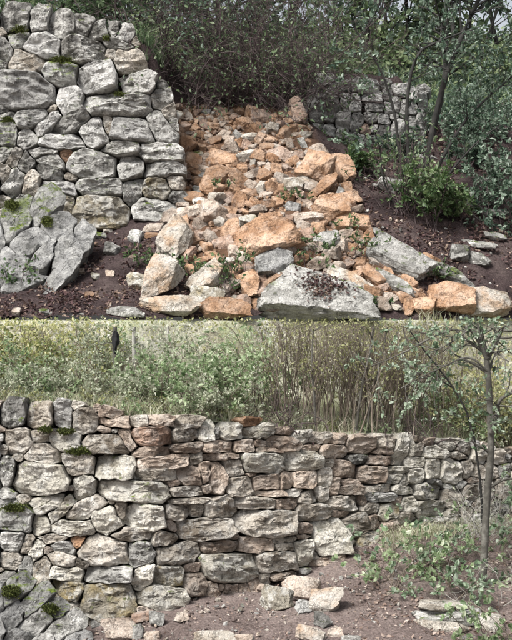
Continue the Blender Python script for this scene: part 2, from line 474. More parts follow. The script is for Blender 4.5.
# ------------------------------------------------------------------ wall stones
def partition(st, top, bot, limit=2.2, gap=0.9, na=44, ncut=3):
    """st rows: cx, cy, w, h, ang, p ; gives outlines (n, na, 2) in pixels, neighbours butt against each other"""
    st = np.asarray(st, float)
    n = len(st)
    a, b = st[:, 2] / 2, st[:, 3] / 2
    ca, sa = np.cos(np.radians(st[:, 4])), np.sin(np.radians(st[:, 4]))
    m = np.minimum(a, b)
    crng = np.random.default_rng(n)
    cuts = []
    for j in range(n):
        cj = []
        for _ in range(ncut):
            th = crng.uniform(0, 2 * np.pi)
            nx, ny = np.cos(th), np.sin(th)
            reach = (np.abs(a[j] * (nx * ca[j] + ny * sa[j])) ** 1.25 + np.abs(b[j] * (-nx * sa[j] + ny * ca[j])) ** 1.25) ** (1 / 1.25)
            cj.append((nx, ny, reach * crng.uniform(0.80, 1.0)))
        cuts.append(cj)
    def s(j, pts):
        dx, dy = pts[..., 0] - st[j, 0], pts[..., 1] - st[j, 1]
        x, y = (dx * ca[j] + dy * sa[j]) / a[j], (-dx * sa[j] + dy * ca[j]) / b[j]
        r = ((np.abs(x) ** st[j, 5] + np.abs(y) ** st[j, 5]) ** (1 / st[j, 5]) - 1) * m[j]
        for nx, ny, dd_ in cuts[j]:
            r = np.maximum(r, dx * nx + dy * ny - dd_)
        return r
    outs = []
    ph = np.linspace(0, 2 * np.pi, na, endpoint=False)
    R = np.hypot(a, b)
    rs = np.linspace(0.15, 1.75, 64)
    for i in range(n):
        dx, dy = a[i] * np.cos(ph), b[i] * np.sin(ph)
        d = np.stack([dx * ca[i] - dy * sa[i], dx * sa[i] + dy * ca[i]], -1)
        pts = st[i, :2] + d[:, None, :] * rs[None, :, None]
        own = s(i, pts)
        ok = own <= limit
        ok &= (pts[..., 1] >= top(pts[..., 0]) - 3)
        for j in range(n):
            if j != i and np.hypot(*(st[i, :2] - st[j, :2])) < R[i] * 1.3 + R[j] * 1.3:
                ok &= own + gap <= s(j, pts)
        bad = ~ok
        k = np.where(bad.any(1), bad.argmax(1), len(rs)) - 1
        r = rs[np.maximum(k, 0)]
        r = (0.7 * r + 0.15 * (np.roll(r, 1) + np.roll(r, -1))) * (1 + 0.018 * np.random.default_rng(i).normal(0, 1, na))
        outs.append(straighten(st[i, :2] + d * r[:, None], 0.055 if ncut else 0.02))
    return outs

def straighten(o, tol):
    """reduce an outline to its corners and run straight broken edges between them"""
    n = len(o)
    size = np.sqrt(((o - o.mean(0)) ** 2).sum(1).mean())
    keep = [0, int(np.argmax(((o - o[0]) ** 2).sum(1)))]
    keep.sort()
    while len(keep) < 9:
        worst, wi = 0.0, None
        for q in range(len(keep)):
            a_, b_ = keep[q], keep[(q + 1) % len(keep)]
            idx = np.arange(a_ + 1, b_ if b_ > a_ else b_ + n) % n
            if len(idx) == 0: continue
            e = o[b_] - o[a_]; L = np.hypot(*e) + 1e-9
            dd = np.abs((o[idx, 0] - o[a_, 0]) * e[1] - (o[idx, 1] - o[a_, 1]) * e[0]) / L
            k = dd.argmax()
            if dd[k] > worst: worst, wi = dd[k], int(idx[k])
        if wi is None or worst < tol * size: break
        keep.append(wi); keep.sort()
    out = o.copy()
    for q in range(len(keep)):
        a_, b_ = keep[q], keep[(q + 1) % len(keep)]
        m_ = (b_ - a_) % n
        for k in range(1, m_):
            out[(a_ + k) % n] = o[a_] + (o[b_] - o[a_]) * k / m_
    return 0.85 * out + 0.15 * o

def fillers(st, top, bot, u0, u1, minr=2.6, maxn=120):
    """small packing stones where the traced ones leave room"""
    st = [list(s) for s in st]
    rng = np.random.default_rng(3)
    add = []
    for _ in range(maxn):
        arr = np.array(st, float)
        us = rng.uniform(u0, u1, 700); t = rng.uniform(0, 1, 700)
        vs = top(us) + 3 + t * (bot(us) - top(us) - 5)
        dx, dy = us[:, None] - arr[:, 0], vs[:, None] - arr[:, 1]
        c, s_ = np.cos(np.radians(arr[:, 4])), np.sin(np.radians(arr[:, 4]))
        x, y = (dx * c + dy * s_) / (arr[:, 2] / 2), (-dx * s_ + dy * c) / (arr[:, 3] / 2)
        sd = ((np.abs(x) ** 3.5 + np.abs(y) ** 3.5) ** (1 / 3.5) - 1) * np.minimum(arr[:, 2], arr[:, 3]) / 2
        mn = sd.min(1)
        k = mn.argmax()
        if mn[k] < minr: break
        r = min(mn[k], 9)
        row = [us[k], vs[k], r * 2 * rng.uniform(1.0, 1.7), r * 2 * rng.uniform(0.85, 1.05), rng.uniform(-15, 15), 3.5]
        st.append(row); add.append(row)
    return add

RINGS = np.array([0.0, 0.15, 0.30, 0.44, 0.56, 0.67, 0.76, 0.84, 0.91, 0.955, 0.985, 1.0, 0.985, 0.93])

def wall_stone(name, c, out, surf, N, mpp, mat, parent, seed, depth=0.34, bulge=1.0, flat=False):
    """one wall stone: faceted front proud of the wall face, broken edges, flanks running back into the wall"""
    rng = np.random.default_rng(seed)
    na = len(out)
    rel = out - c
    size = np.sqrt(np.mean((rel ** 2).sum(1))) * mpp
    nr = len(RINGS)
    pr = c + rel[None] * RINGS[:, None, None]                       # nr, na, 2
    q = (pr - c) * mpp
    x, y = q[..., 0], -q[..., 1]
    ext = np.abs(rel).max(0) * mpp
    gx, gy = rng.normal(0, 0.20), rng.normal(0, 0.20) + 0.04
    h = size * (0.30 + (rng.uniform(-0.25, 0.35) if flat else 0.0)) + gx * x + gy * y
    for k in range(2 if flat else rng.integers(2, 5)):
        a = rng.uniform(0, 2 * np.pi)
        nx, ny = np.cos(a), np.sin(a)
        reach = abs(nx) * ext[0] + abs(ny) * ext[1]
        st = rng.uniform(0.1, 0.85) * reach
        sl = rng.uniform(0.25, 1.1)
        h = np.minimum(h, size * 0.30 + gx * x + gy * y - sl * (nx * x + ny * y - st))
    t = RINGS[:, None]
    edge = np.clip((t - 0.93) / 0.07, 0, 1)
    stp = fbm(np.stack([x * 0.8, y * 2.2, 0 * x], -1) * (1.6 / size) + seed * 0.77, 3, 0.6)
    h = h + size * 0.13 * np.floor(stp * 2.5 + 0.5) / 2.5 * np.clip((1 - t) * 8, 0, 1)
    h = h - size * (0.05 if flat else 0.075) * edge ** 1.2
    h = np.maximum(h, -size * 0.45) * bulge
    h[12] = np.minimum(h[11] - depth * 0.45, -depth * 0.45)
    h[13] = -depth
    base = surf(pr[..., 0], pr[..., 1])
    V = base + N * h[..., None]
    nz = np.stack([fbm(V * (2.2 / max(size, 0.05)) * 0.55 + seed * 3.1 + o, 3) for o in (0, 50, 90)], -1)
    nz2 = np.stack([fbm(V * 16 + seed * 1.7 + o, 2) for o in (0, 50, 90)], -1)
    wgt = np.ones((nr, 1, 1)); wgt[-1] = 0.2
    V = V + wgt * (nz * size * 0.040 + nz2 * 0.012)
    V[0] = V[0].mean(0)
    cen = V[:12].reshape(-1, 3).mean(0)
    Vv = np.concatenate([V[0, :1], V[1:].reshape(-1, 3), V[-1].mean(0, keepdims=True)]) - cen
    ring = lambda k: 1 + (k - 1) * na + np.arange(na)
    tri = [np.stack([np.zeros(na, int), np.roll(ring(1), -1), ring(1)], -1)]
    last = len(Vv) - 1
    tri.append(np.stack([np.full(na, last), ring(nr - 1), np.roll(ring(nr - 1), -1)], -1))
    quads = [np.stack([ring(k), np.roll(ring(k), -1), np.roll(ring(k + 1), -1), ring(k + 1)], -1) for k in range(1, nr - 1)]
    me = mesh_np(name, Vv, [np.concatenate(tri), np.concatenate(quads)], True, 24)
    return obj(name, me, mat, parent, cen)

def build_wall(root, st, types, top, bot, u0, u1, surf, N, mpp_of, seed0, name='stone', limit=2.8, gap=0.45, depth=0.34, bulge=1.0, fill_type=('b', 'g'), minr=2.6, maxn=120, na=44):
    st = [list(s) for s in st]; types = list(types)
    rng = random.Random(seed0)
    if maxn:
        add = fillers(st, top, bot, u0, u1, minr, maxn)
        st += add; types += [rng.choice(fill_type) for _ in add]
    outs = partition(st, top, bot, limit, gap, na, 3 if maxn else 0)
    k = 0
    for i, (s, o, t) in enumerate(zip(st, outs, types)):
        e = o.max(0) - o.min(0)
        if min(e) < 2.5: continue
        c = o.mean(0)
        wall_stone(name, c, o, surf, N(c[0]), mpp_of(c[0], c[1]), SM[t], root, seed0 * 1000 + i, depth, bulge, maxn == 0)
        k += 1
    return k

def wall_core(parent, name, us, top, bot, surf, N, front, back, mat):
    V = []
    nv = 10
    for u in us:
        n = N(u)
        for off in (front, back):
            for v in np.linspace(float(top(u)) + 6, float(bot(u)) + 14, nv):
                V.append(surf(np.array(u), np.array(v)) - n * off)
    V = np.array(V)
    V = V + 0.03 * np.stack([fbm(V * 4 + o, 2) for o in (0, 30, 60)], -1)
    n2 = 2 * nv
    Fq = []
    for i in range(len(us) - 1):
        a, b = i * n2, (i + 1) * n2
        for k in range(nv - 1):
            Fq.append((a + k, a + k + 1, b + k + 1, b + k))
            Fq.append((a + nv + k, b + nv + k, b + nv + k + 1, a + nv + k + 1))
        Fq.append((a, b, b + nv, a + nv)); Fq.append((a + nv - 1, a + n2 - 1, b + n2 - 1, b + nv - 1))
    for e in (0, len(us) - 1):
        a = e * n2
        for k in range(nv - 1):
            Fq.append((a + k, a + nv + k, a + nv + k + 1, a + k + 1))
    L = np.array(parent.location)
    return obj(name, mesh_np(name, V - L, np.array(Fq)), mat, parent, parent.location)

# stones of the standing left wall (cx, cy, w, h, angle, type) in photograph pixels
S = {1: (15, 17, 28, 30, 0, 'd'), 2: (40, 17, 16, 30, 3, 'g'), 3: (62, 24, 26, 26, 0, 'd'), 4: (84, 25, 18, 18, 0, 'd'), 5: (19, 39, 22, 14, -20, 'm'),
     6: (44, 46, 33, 24, 10, 'w'), 7: (5, 48, 12, 18, 0, 'g'), 8: (26, 64, 35, 22, 6, 'b'), 9: (60, 72, 34, 27, 3, 'm'), 10: (84, 51, 43, 22, 3, 'd'),
     11: (98, 31, 22, 15, -15, 'd'), 12: (120, 46, 27, 8, 12, 'g'), 13: (110, 53, 10, 8, 0, 'b'), 14: (130, 61, 33, 21, 8, 'b'), 15: (96, 76, 39, 27, 2, 'w'),
     16: (138, 84, 34, 20, 0, 'g'), 17: (161, 98, 20, 18, 0, 'd'), 18: (25, 91, 56, 35, 4, 'w'), 19: (70, 101, 23, 27, -4, 'w'), 20: (33, 118, 33, 17, -18, 'w'),
     21: (48, 123, 34, 11, -40, 'w'), 22: (73, 121, 40, 17, -28, 'g'), 23: (8, 134, 18, 26, 0, 'm'), 24: (28, 139, 20, 19, 0, 'g'), 25: (62, 142, 42, 14, 1, 'w'),
     26: (94, 134, 24, 29, -20, 'w'), 27: (117, 105, 69, 20, 3, 'g'), 28: (107, 125, 8, 15, 0, 'b'), 29: (131, 131, 41, 25, 2, 'w'), 30: (161, 129, 38, 18, 52, 'g'),
     31: (121, 148, 40, 12, 4, 'g'), 32: (160, 153, 38, 17, 3, 'g'), 33: (6, 153, 14, 14, 0, 'g'), 34: (40, 153, 25, 10, -5, 'g'), 35: (67, 156, 12, 13, 20, 'o'),
     36: (27, 162, 10, 22, 30, 'g'), 37: (13, 158, 11, 18, 25, 'b'), 38: (50, 160, 28, 11, 20, 'g'), 39: (51, 173, 25, 14, 15, 'd'), 40: (92, 165, 51, 30, 6, 'g'),
     41: (14, 183, 15, 27, 20, 'g'), 42: (32, 185, 16, 25, 5, 'b'), 43: (57, 187, 37, 15, 3, 'w'), 44: (100, 188, 51, 16, 2, 'g'), 45: (59, 204, 35, 18, 15, 'y'),
     46: (101, 213, 60, 37, -2, 'y'), 47: (130, 168, 27, 27, -25, 'g'), 48: (133, 190, 18, 31, 20, 'g'), 49: (162, 169, 37, 16, -3, 'g'), 50: (157, 189, 29, 22, 4, 'y'),
     51: (152, 210, 44, 22, 2, 'g'), 52: (175, 182, 15, 16, 0, 'b'), 53: (5, 173, 12, 17, 0, 'b'), 54: (112, 29, 14, 12, 20, 'd'), 55: (66, 221, 19, 12, 30, 'b'),
     56: (126, 34, 14, 18, 10, 'g'), 57: (72, 177, 12, 8, 10, 'b'), 58: (30, 205, 26, 16, 25, 'g'), 59: (40, 222, 26, 14, 30, 'g')}
for k, (cx, cy, w, h) in enumerate([(-16, 20, 26, 34), (-14, 52, 24, 26), (-18, 88, 28, 36), (-12, 122, 20, 28), (-16, 152, 26, 26), (-14, 182, 24, 30), (-16, 214, 28, 28), (-44, 30, 30, 40), (-46, 74, 32, 40), (-44, 118, 30, 40), (-46, 160, 32, 36), (-44, 202, 30, 40)]):
    S[80 + k] = (cx, cy, w, h, 0, 'gwd'[k % 3])

PEXP = lambda i: [3.4, 5.0, 7.0, 4.2, 9.0][i % 5]

# --- upper left standing wall
nN = np.array([0.03, -1.0, 0.14]); nN /= np.linalg.norm(nN)
topUL = lambda u: np.interp(u, [-60, 0, 50, 78, 100, 132, 142, 150, 172, 182], [2, 2, 4, 12, 20, 26, 52, 74, 90, 150])
botUL = lambda u: np.interp(u, [-60, 60, 110, 180], [238, 232, 230, 214])
def surfUL(u, v):
    Y = 17.35 + 0.0018 * (np.asarray(u, float) - 60) + 0.0019 * (232 - np.asarray(v, float))
    return P(u, v, Y)
root = thing('dry_stone_wall', surfUL(np.array(70), np.array(232)), 'weathered grey dry stone wall left standing beside the orange rubble heap', 'wall')
ROUND = (46, 40, 47, 50, 51, 3, 14, 24)
rows = [S[k][:5] + (2.3 if k in ROUND else PEXP(k),) for k in S]
build_wall(root, rows, [S[k][5] for k in S], topUL, botUL, -40, 178, surfUL, lambda u: nN, lambda u, v: 17.4 / F, 11, fill_type=('g', 'b', 'd'), depth=0.5)
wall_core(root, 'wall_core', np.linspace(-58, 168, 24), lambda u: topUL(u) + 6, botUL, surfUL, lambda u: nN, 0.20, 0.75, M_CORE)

# --- upper right, far piece of wall beyond the heap
FARW = [(316, 109, 18, 29, 0, 'w'), (325, 80, 16, 18, 0, 'g'), (330, 91, 16, 12, 0, 'w'), (334, 104, 16, 14, 0, 'w'), (345, 101, 13, 16, 8, 'w'), (354, 103, 12, 20, 0, 'w'),
        (331, 116, 15, 9, 0, 'w'), (343, 120, 17, 16, 0, 'w'), (357, 122, 12, 20, 8, 'w'), (368, 86, 20, 14, 5, 'w'), (356, 85, 14, 12, 0, 'g'), (344, 86, 14, 13, 0, 'g'),
        (372, 98, 18, 10, 0, 'w'), (376, 107, 22, 9, 2, 'w'), (388, 107, 9, 12, 0, 'w'), (396, 103, 10, 16, -5, 'w'), (401, 91, 16, 12, 0, 'w'), (405, 108, 10, 16, 0, 'w'),
        (414, 108, 9, 12, 0, 'w'), (371, 117, 14, 8, 0, 'g'), (384, 119, 12, 10, 0, 'w'), (398, 129, 13, 18, 0, 'w'), (408, 136, 11, 14, 0, 'w'), (398, 143, 11, 9, 0, 'w'),
        (308, 129, 13, 9, 0, 'w'), (318, 127, 12, 8, 0, 'w'), (329, 132, 12, 15, 0, 'w'), (341, 134, 14, 9, 0, 'w'), (308, 144, 15, 11, 0, 'w'), (319, 150, 13, 8, 0, 'w'),
        (327, 144, 11, 8, 0, 'w'), (365, 130, 11, 9, 20, 'r'), (319, 139, 9, 7, 0, 'o'), (298, 134, 11, 8, 0, 'b'), (388, 94, 9, 12, 0, 'g'), (413, 94, 10, 12, 0, 'w'),
        (412, 122, 10, 12, 0, 'w'), (421, 102, 9, 14, 0, 'w'), (384, 131, 12, 11, 0, 'g'), (352, 136, 10, 9, 0, 'w'), (372, 141, 14, 9, 0, 'g'), (421, 120, 9, 14, 0, 'w'), (420, 138, 11, 16, 0, 'w')]
topUR = lambda u: np.interp(u, [290, 308, 318, 335, 365, 400, 425], [112, 94, 72, 74, 76, 82, 86])
botUR = lambda u: np.interp(u, [290, 330, 370, 425], [152, 155, 150, 150])
nR = np.array([-0.18, -1.0, 0.10]); nR /= np.linalg.norm(nR)
def surfUR(u, v):
    return P(u, v, 20.1 - 0.003 * (np.asarray(u, float) - 300) * 0 + 0.006 * (np.asarray(u, float) - 300) + 0.0015 * (150 - np.asarray(v, float)))
root = thing('dry_stone_wall', surfUR(np.array(360), np.array(150)), 'low pale ruined stone wall half hidden behind the multi-stemmed tree', 'wall')
build_wall(root, [f[:5] + (PEXP(i),) for i, f in enumerate(FARW)], [f[5] for f in FARW], topUR, botUR, 296, 424, surfUR, lambda u: nR, lambda u, v: 20.3 / F, 13, fill_type=('g', 'd', 'w'), minr=2.4, depth=0.4, limit=1.6, na=36)
wall_core(root, 'wall_core', np.linspace(298, 424, 14), lambda u: topUR(u) + 3, botUR, surfUR, lambda u: nR, 0.16, 0.6, M_CORE)

# --- lower rebuilt wall
def mapS(k):
    cx, cy, w, h, a, t = S[k]
    return (cx + 15 + (100 - cy) * (0.10 if cy < 100 else 0.06), cy + 386 + (100 - cy) * (0.16 if cy < 100 else -0.01), w * 1.01, h * 1.02, a, {'d': 'b', 'w': 'c', 'g': 'cbg'[k % 3], 'm': 'b'}.get(t, t))
LW = [mapS(k) for k in S if k < 80 and k not in (4, 7, 11, 12, 13, 14, 16, 17, 23, 30, 32, 33, 49, 52, 53, 54, 56, 58, 59)]
LW += [(14, 414, 27, 30, 0, 'd'), (19, 440, 28, 26, -8, 'b'), (7, 470, 16, 27, 0, 'd'), (7, 493, 14, 9, 0, 'g'), (17, 520, 32, 26, 3, 'm'), (14, 542, 25, 20, 0, 'g'), (13, 562, 23, 15, 0, 'b'), (12, 578, 22, 14, 0, 'd'),
       (52, 592, 26, 14, 20, 'y'), (62, 611, 26, 12, 35, 'b'), (74, 625, 22, 12, 20, 'd'), (40, 608, 20, 14, 20, 'g')]
LW += [(110, 414, 19, 10, 22, 'p'), (117, 422, 27, 10, 3, 'p'), (139, 422, 17, 11, 0, 'b'), (161, 421, 27, 8, 2, 'p'), (188, 423, 24, 11, 0, 'b'), (128, 439, 22, 10, 58, 'p'),
       (152, 436, 43, 19, -2, 'r'), (186, 436, 24, 13, 0, 'b'), (153, 452, 36, 10, -5, 'p'), (186, 448, 30, 9, -5, 'p'), (165, 462, 53, 13, -5, 'p'), (197, 459, 12, 11, 0, 'b'),
       (155, 475, 42, 11, -3, 'b'), (174, 484, 12, 5, 0, 'k'), (192, 475, 26, 20, 2, 'p'), (189, 491, 42, 10, -2, 'b'), (189, 501, 46, 5, -3, 'b'), (177, 512, 28, 15, 3, 'b'),
       (197, 510, 14, 12, 0, 'b'), (171, 527, 16, 8, 58, 'k'), (207, 432, 14, 18, 0, 'c'), (216, 434, 6, 10, 0, 'd'), (231, 433, 24, 17, 0, 'c'), (250, 423, 18, 8, -8, 'o'),
       (258, 432, 33, 13, -3, 'c'), (285, 432, 20, 6, -3, 'k'), (219, 447, 35, 13, -4, 'p'), (244, 446, 22, 15, 8, 'p'), (260, 443, 13, 8, 0, 'k'), (283, 443, 29, 14, 12, 'p'),
       (268, 450, 26, 5, 0, 'p'), (220, 456, 40, 6, -1, 'p'), (263, 463, 46, 21, 2, 'c'), (203, 472, 11, 24, 0, 'p'), (218, 478, 15, 34, 4, 'p'), (234, 468, 22, 16, 0, 'b'),
       (253, 474, 12, 6, 0, 'p'), (239, 487, 27, 20, 0, 'b'), (266, 482, 27, 16, 0, 'p'), (286, 481, 14, 18, 8, 'p'), (206, 490, 12, 10, 0, 'p'), (268, 494, 29, 7, 3, 'p'),
       (292, 493, 18, 7, -3, 'b'), (219, 507, 31, 21, 0, 'b'), (254, 503, 41, 12, 3, 'b'), (285, 504, 23, 11, 0, 'p'), (205, 530, 56, 21, -3, 'b'), (265, 523, 62, 27, 2, 'b'),
       (232, 537, 9, 8, 0, 'p'), (219, 547, 38, 15, -2, 'p'), (254, 545, 32, 16, 0, 'p'), (286, 539, 30, 6, -3, 'b'), (286, 547, 22, 7, 0, 'b'), (304, 528, 20, 10, 0, 'k'),
       (301, 537, 14, 6, 0, 'p'), (313, 513, 32, 17, 0, 'b'), (308, 497, 18, 13, 0, 'b'), (345, 503, 33, 14, 4, 'b'), (340, 514, 20, 7, 3, 'k'), (330, 538, 30, 39, -8, 'c'),
       (356, 525, 25, 23, -35, 'b'), (362, 501, 9, 10, 20, 'p'), (379, 497, 27, 9, 2, 'w'), (371, 509, 19, 10, 5, 'b'), (373, 521, 12, 14, -20, 'p'), (387, 512, 18, 16, 0, 'y'),
       (396, 500, 10, 7, 0, 'k'), (372, 538, 30, 14, -3, 'y'), (391, 527, 18, 20, 20, 'k'), (326, 560, 32, 6, -14, 'p'), (303, 553, 17, 27, 0, 'c'), (301, 438, 17, 11, 0, 'c'),
       (319, 439, 21, 9, 0, 'b'), (338, 440, 18, 9, 0, 'p'), (361, 446, 28, 18, -3, 'p'), (385, 442, 21, 12, 3, 'b'), (312, 448, 17, 7, 0, 'p'), (333, 452, 27, 13, 2, 'p'),
       (303, 461, 36, 19, 2, 'c'), (327, 463, 13, 8, 0, 'b'), (359, 459, 17, 12, 0, 'd'), (380, 452, 24, 5, 0, 'p'), (378, 460, 20, 11, 0, 'k'), (344, 469, 27, 17, 15, 'p'),
       (325, 477, 13, 20, -5, 'b'), (306, 479, 22, 17, 0, 'p'), (371, 475, 27, 19, 0, 'p'), (334, 487, 8, 20, 0, 'p'), (349, 482, 18, 6, 0, 'k'), (351, 490, 26, 11, 0, 'p'),
       (322, 494, 11, 14, 0, 'b'), (376, 488, 28, 9, 0, 'b'), (447, 446, 18, 11, 0, 'c'), (463, 449, 16, 13, 0, 'b'), (480, 456, 17, 14, 0, 'c'), (497, 457, 16, 13, 0, 'b'), (396, 470, 20, 8, 0, 'c'), (395, 479, 18, 9, 0, 'c'), (401, 450, 13, 32, 5, 'c'), (411, 447, 7, 20, 0, 'c'),
       (414, 462, 20, 11, 0, 'c'), (419, 451, 7, 13, 0, 'b'), (435, 452, 24, 13, 0, 'c'), (432, 469, 17, 20, 0, 'c'), (451, 471, 20, 25, 0, 'c'), (416, 476, 17, 15, 0, 'c'),
       (403, 481, 10, 12, 0, 'c'), (430, 492, 28, 15, 0, 'c'), (454, 498, 20, 18, 0, 'b'), (467, 470, 10, 18, 0, 'b'), (478, 472, 14, 12, 0, 'b'), (402, 490, 24, 8, 0, 'c'),
       (430, 508, 27, 16, 0, 'c'), (408, 505, 16, 17, 0, 'c'), (404, 519, 20, 10, -10, 'b'), (451, 516, 16, 11, 0, 'c'), (467, 513, 10, 13, 0, 'b'), (470, 492, 14, 16, 0, 'b'),
       (486, 488, 15, 14, 0, 'b'), (484, 506, 16, 14, 0, 'b'), (492, 472, 13, 16, 0, 'b'), (502, 490, 14, 18, 0, 'b'), (503, 508, 16, 14, 0, 'd'), (505, 472, 12, 14, 0, 'd'), (460, 455, 14, 10, 0, 'b'),
       (520, 482, 18, 20, 0, 'b'), (521, 505, 20, 20, 0, 'b'), (540, 480, 18, 22, 0, 'd'), (541, 505, 18, 20, 0, 'b'),
       (166, 540, 26, 19, 8, 'b'), (178, 552, 41, 22, -8, 'b'), (228, 567, 57, 29, 2, 'c'), (278, 562, 43, 20, -3, 'b'), (282, 576, 30, 6, -4, 'p'), (192, 568, 13, 9, 0, 'k'),
       (196, 584, 22, 22, 0, 'p'), (212, 589, 11, 11, 0, 'p'), (254, 584, 12, 11, 0, 'k'), (231, 590, 12, 8, 0, 'k'), (244, 589, 10, 8, 0, 'p'), (264, 579, 10, 10, 0, 'b')]
for k, (cx, cy, w, h) in enumerate([(-14, 420, 24, 34), (-12, 456, 24, 32), (-14, 492, 26, 34), (-13, 528, 24, 32), (-14, 562, 26, 30), (-13, 596, 24, 32), (-42, 430, 28, 40), (-42, 474, 28, 40), (-42, 518, 28, 40), (-42, 562, 28, 40), (-42, 604, 28, 36)]):
    LW.append((cx, cy, w, h, 0, 'gwd'[k % 3]))
topL = lambda u: np.interp(u, [-60, 0, 30, 100, 130, 200, 222, 240, 262, 280, 300, 350, 400, 440, 470, 512, 560], [397, 399, 398, 405, 415, 418, 422, 418, 420, 428, 431, 435, 433, 440, 441, 449, 455])
botL = lambda u: np.interp(u, [-60, 0, 60, 110, 150, 190, 240, 290, 320, 350, 400, 440, 470, 512, 560], [640, 640, 632, 620, 612, 598, 588, 580, 566, 548, 530, 524, 522, 520, 520])
def surfL(u, v):
    u = np.asarray(u, float); v = np.asarray(v, float)
    y = np.full(np.broadcast(u, v).shape, 12.5)
    for _ in range(5): y = Ylow((u - 256) * y / F)
    return P(u, v, y + 0.0009 * np.maximum(0, botL(u) - v))
def nL(u):
    a, b = surfL(np.array(u - 20.0), np.array(520.0)), surfL(np.array(u + 20.0), np.array(520.0))
    t = (b - a); n = np.array([t[1], -t[0], 0.0]); n /= np.linalg.norm(n)
    n[2] = 0.10
    return n / np.linalg.norm(n)
isround = lambda f: any(abs(f[0] - mapS(k)[0]) + abs(f[1] - mapS(k)[1]) < 1 for k in ROUND)
root = thing('dry_stone_wall', surfL(np.array(250), np.array(590)), 'long rebuilt dry stone wall of buff and grey stones along the bare earth path', 'wall')
build_wall(root, [f[:5] + (2.3 if isround(f) else PEXP(i),) for i, f in enumerate(LW)], [f[5] for f in LW], topL, botL, -55, 545, surfL, nL, lambda u, v: float(surfL(np.array(u), np.array(v))[1]) / F, 17,
           fill_type=('b', 'p', 'g'), depth=0.30, limit=2.8, gap=0.42, minr=1.8)
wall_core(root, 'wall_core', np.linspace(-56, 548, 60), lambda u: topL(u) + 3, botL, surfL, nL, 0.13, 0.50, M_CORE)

# --- cracked bedrock outcrops at the foot of both walls
def outcrop(name, cells, types, surf, N, mpp, label, seed, limit=5.0, gap=0.25):
    cs = np.array([c[:2] for c in cells], float)
    c0 = cs.mean(0)
    root = thing(name, surf(np.array(c0[0]), np.array(cs[:, 1].max())), label, 'rock')
    build_wall(root, cells, types, lambda u: np.full(np.shape(u), -1e3), lambda u: np.full(np.shape(u), 1e3), 0, 1, surf, lambda u: N, lambda u, v: mpp, seed, name='rock_block', limit=limit, gap=gap, depth=0.55, bulge=0.75, maxn=0, na=48)
    return root
OC = [(17, 222, 40, 24, -38), (40, 212, 34, 20, -38), (27, 243, 44, 18, -42), (58, 226, 34, 22, 28), (12, 262, 30, 20, 40), (66, 250, 42, 22, -42), (44, 262, 44, 14, -42), (28, 276, 36, 14, -30), (60, 276, 30, 12, -40), (-8, 238, 24, 34, 0), (-8, 270, 26, 26, 0), (78, 238, 18, 24, 40)]
nO = np.array([0.25, -0.72, 0.64]); nO /= np.linalg.norm(nO)
def surfO(u, v): return P(u, v, 15.62 + 0.0150 * (285 - np.asarray(v, float)))
outcrop('rock_outcrop', [c + (6.0 + (i % 3),) for i, c in enumerate(OC)], ['n', 'n', 'q', 'q', 'q', 'q', 'q', 'q', 'q', 'q', 'q', 'q'], surfO, nO, 16.7 / F, 'cracked grey bedrock with moss at the foot of the standing wall', 21)
OC2 = [(13, 594, 34, 18, -38), (32, 604, 34, 18, -38), (12, 616, 34, 20, -42), (34, 624, 44, 20, -42), (54, 610, 30, 16, 28), (62, 630, 38, 20, -42), (16, 640, 36, 20, -30), (44, 644, 40, 16, -30), (-8, 604, 24, 30, 0), (-8, 634, 26, 30, 0), (74, 644, 24, 20, 0), (20, 660, 44, 22, 0), (62, 660, 40, 20, 0)]
def surfO2(u, v): return P(u, v, 11.55 + 0.0042 * (640 - np.asarray(v, float)) - 0.0010 * (60 - np.asarray(u, float)))
outcrop('rock_outcrop', [c + (6.0 + (i % 3),) for i, c in enumerate(OC2)], ['n', 'n', 'q', 'g', 'n', 'g', 'q', 'g', 'q', 'q', 'q', 'q', 'q'], surfO2, nO, 11.7 / F, 'pale mossy bedrock below the left end of the rebuilt wall', 23)

# ------------------------------------------------------------------ loose rocks
def ico(sub):
    import bmesh
    bm = bmesh.new(); bmesh.ops.create_icosphere(bm, subdivisions=sub, radius=1.0)
    V = np.array([v.co[:] for v in bm.verts]); Fc = np.array([[v.index for v in f.verts] for f in bm.faces]); bm.free()
    return V / np.linalg.norm(V, axis=1, keepdims=True), Fc
ICO = {2: ico(3), 3: ico(4), 4: ico(5), 5: ico(6), 1: ico(2)}

def rock_verts(seed, lvl, jag=0.05, cuts=7, box=True):
    rng = np.random.default_rng(seed)
    D, Fc = ICO[lvl]
    pl = []
    if box:
        for ax in range(3):
            for sg in (-1, 1):
                n = np.zeros(3); n[ax] = sg
                n = n + rng.normal(0, 0.17, 3); n /= np.linalg.norm(n)
                pl.append((n, rng.uniform(0.86, 1.0)))
    for _ in range(cuts):
        n = rng.normal(0, 1, 3); n /= np.linalg.norm(n)
        pl.append((n, rng.uniform(0.72, 1.18)))
    r = np.full(len(D), 9.0)
    for n, d in pl:
        c = D @ n
        d = d * (1 + 0.035 * fbm(D * 3.1 + seed + 13 * n[0], 3, 0.6))
        r = np.where(c > 0.05, np.minimum(r, d / np.maximum(c, 0.05)), r)
    r = np.minimum(r, 1.6)
    V = D * r[:, None]
    strat = fbm(np.stack([V[:, 0] * 0.7, V[:, 1] * 5.5, V[:, 2] * 0.7], -1) + seed, 3, 0.6)
    stp = fbm(np.stack([V[:, 0] * 1.1, V[:, 1] * 2.6, V[:, 2] * 1.1], -1) + seed * 1.3, 4, 0.55)
    V = V * (1 + 0.055 * np.floor(stp * 3 + 0.5) / 3)[:, None]
    V = V * (1 + jag * 0.8 * fbm(V * 1.6 + seed * 2.3, 3, 0.5)[:, None] + 0.018 * strat[:, None]) + 0.016 * np.stack([fbm(V * 6 + seed + o, 3, 0.65) for o in (0, 40, 80)], -1)
    return V, Fc

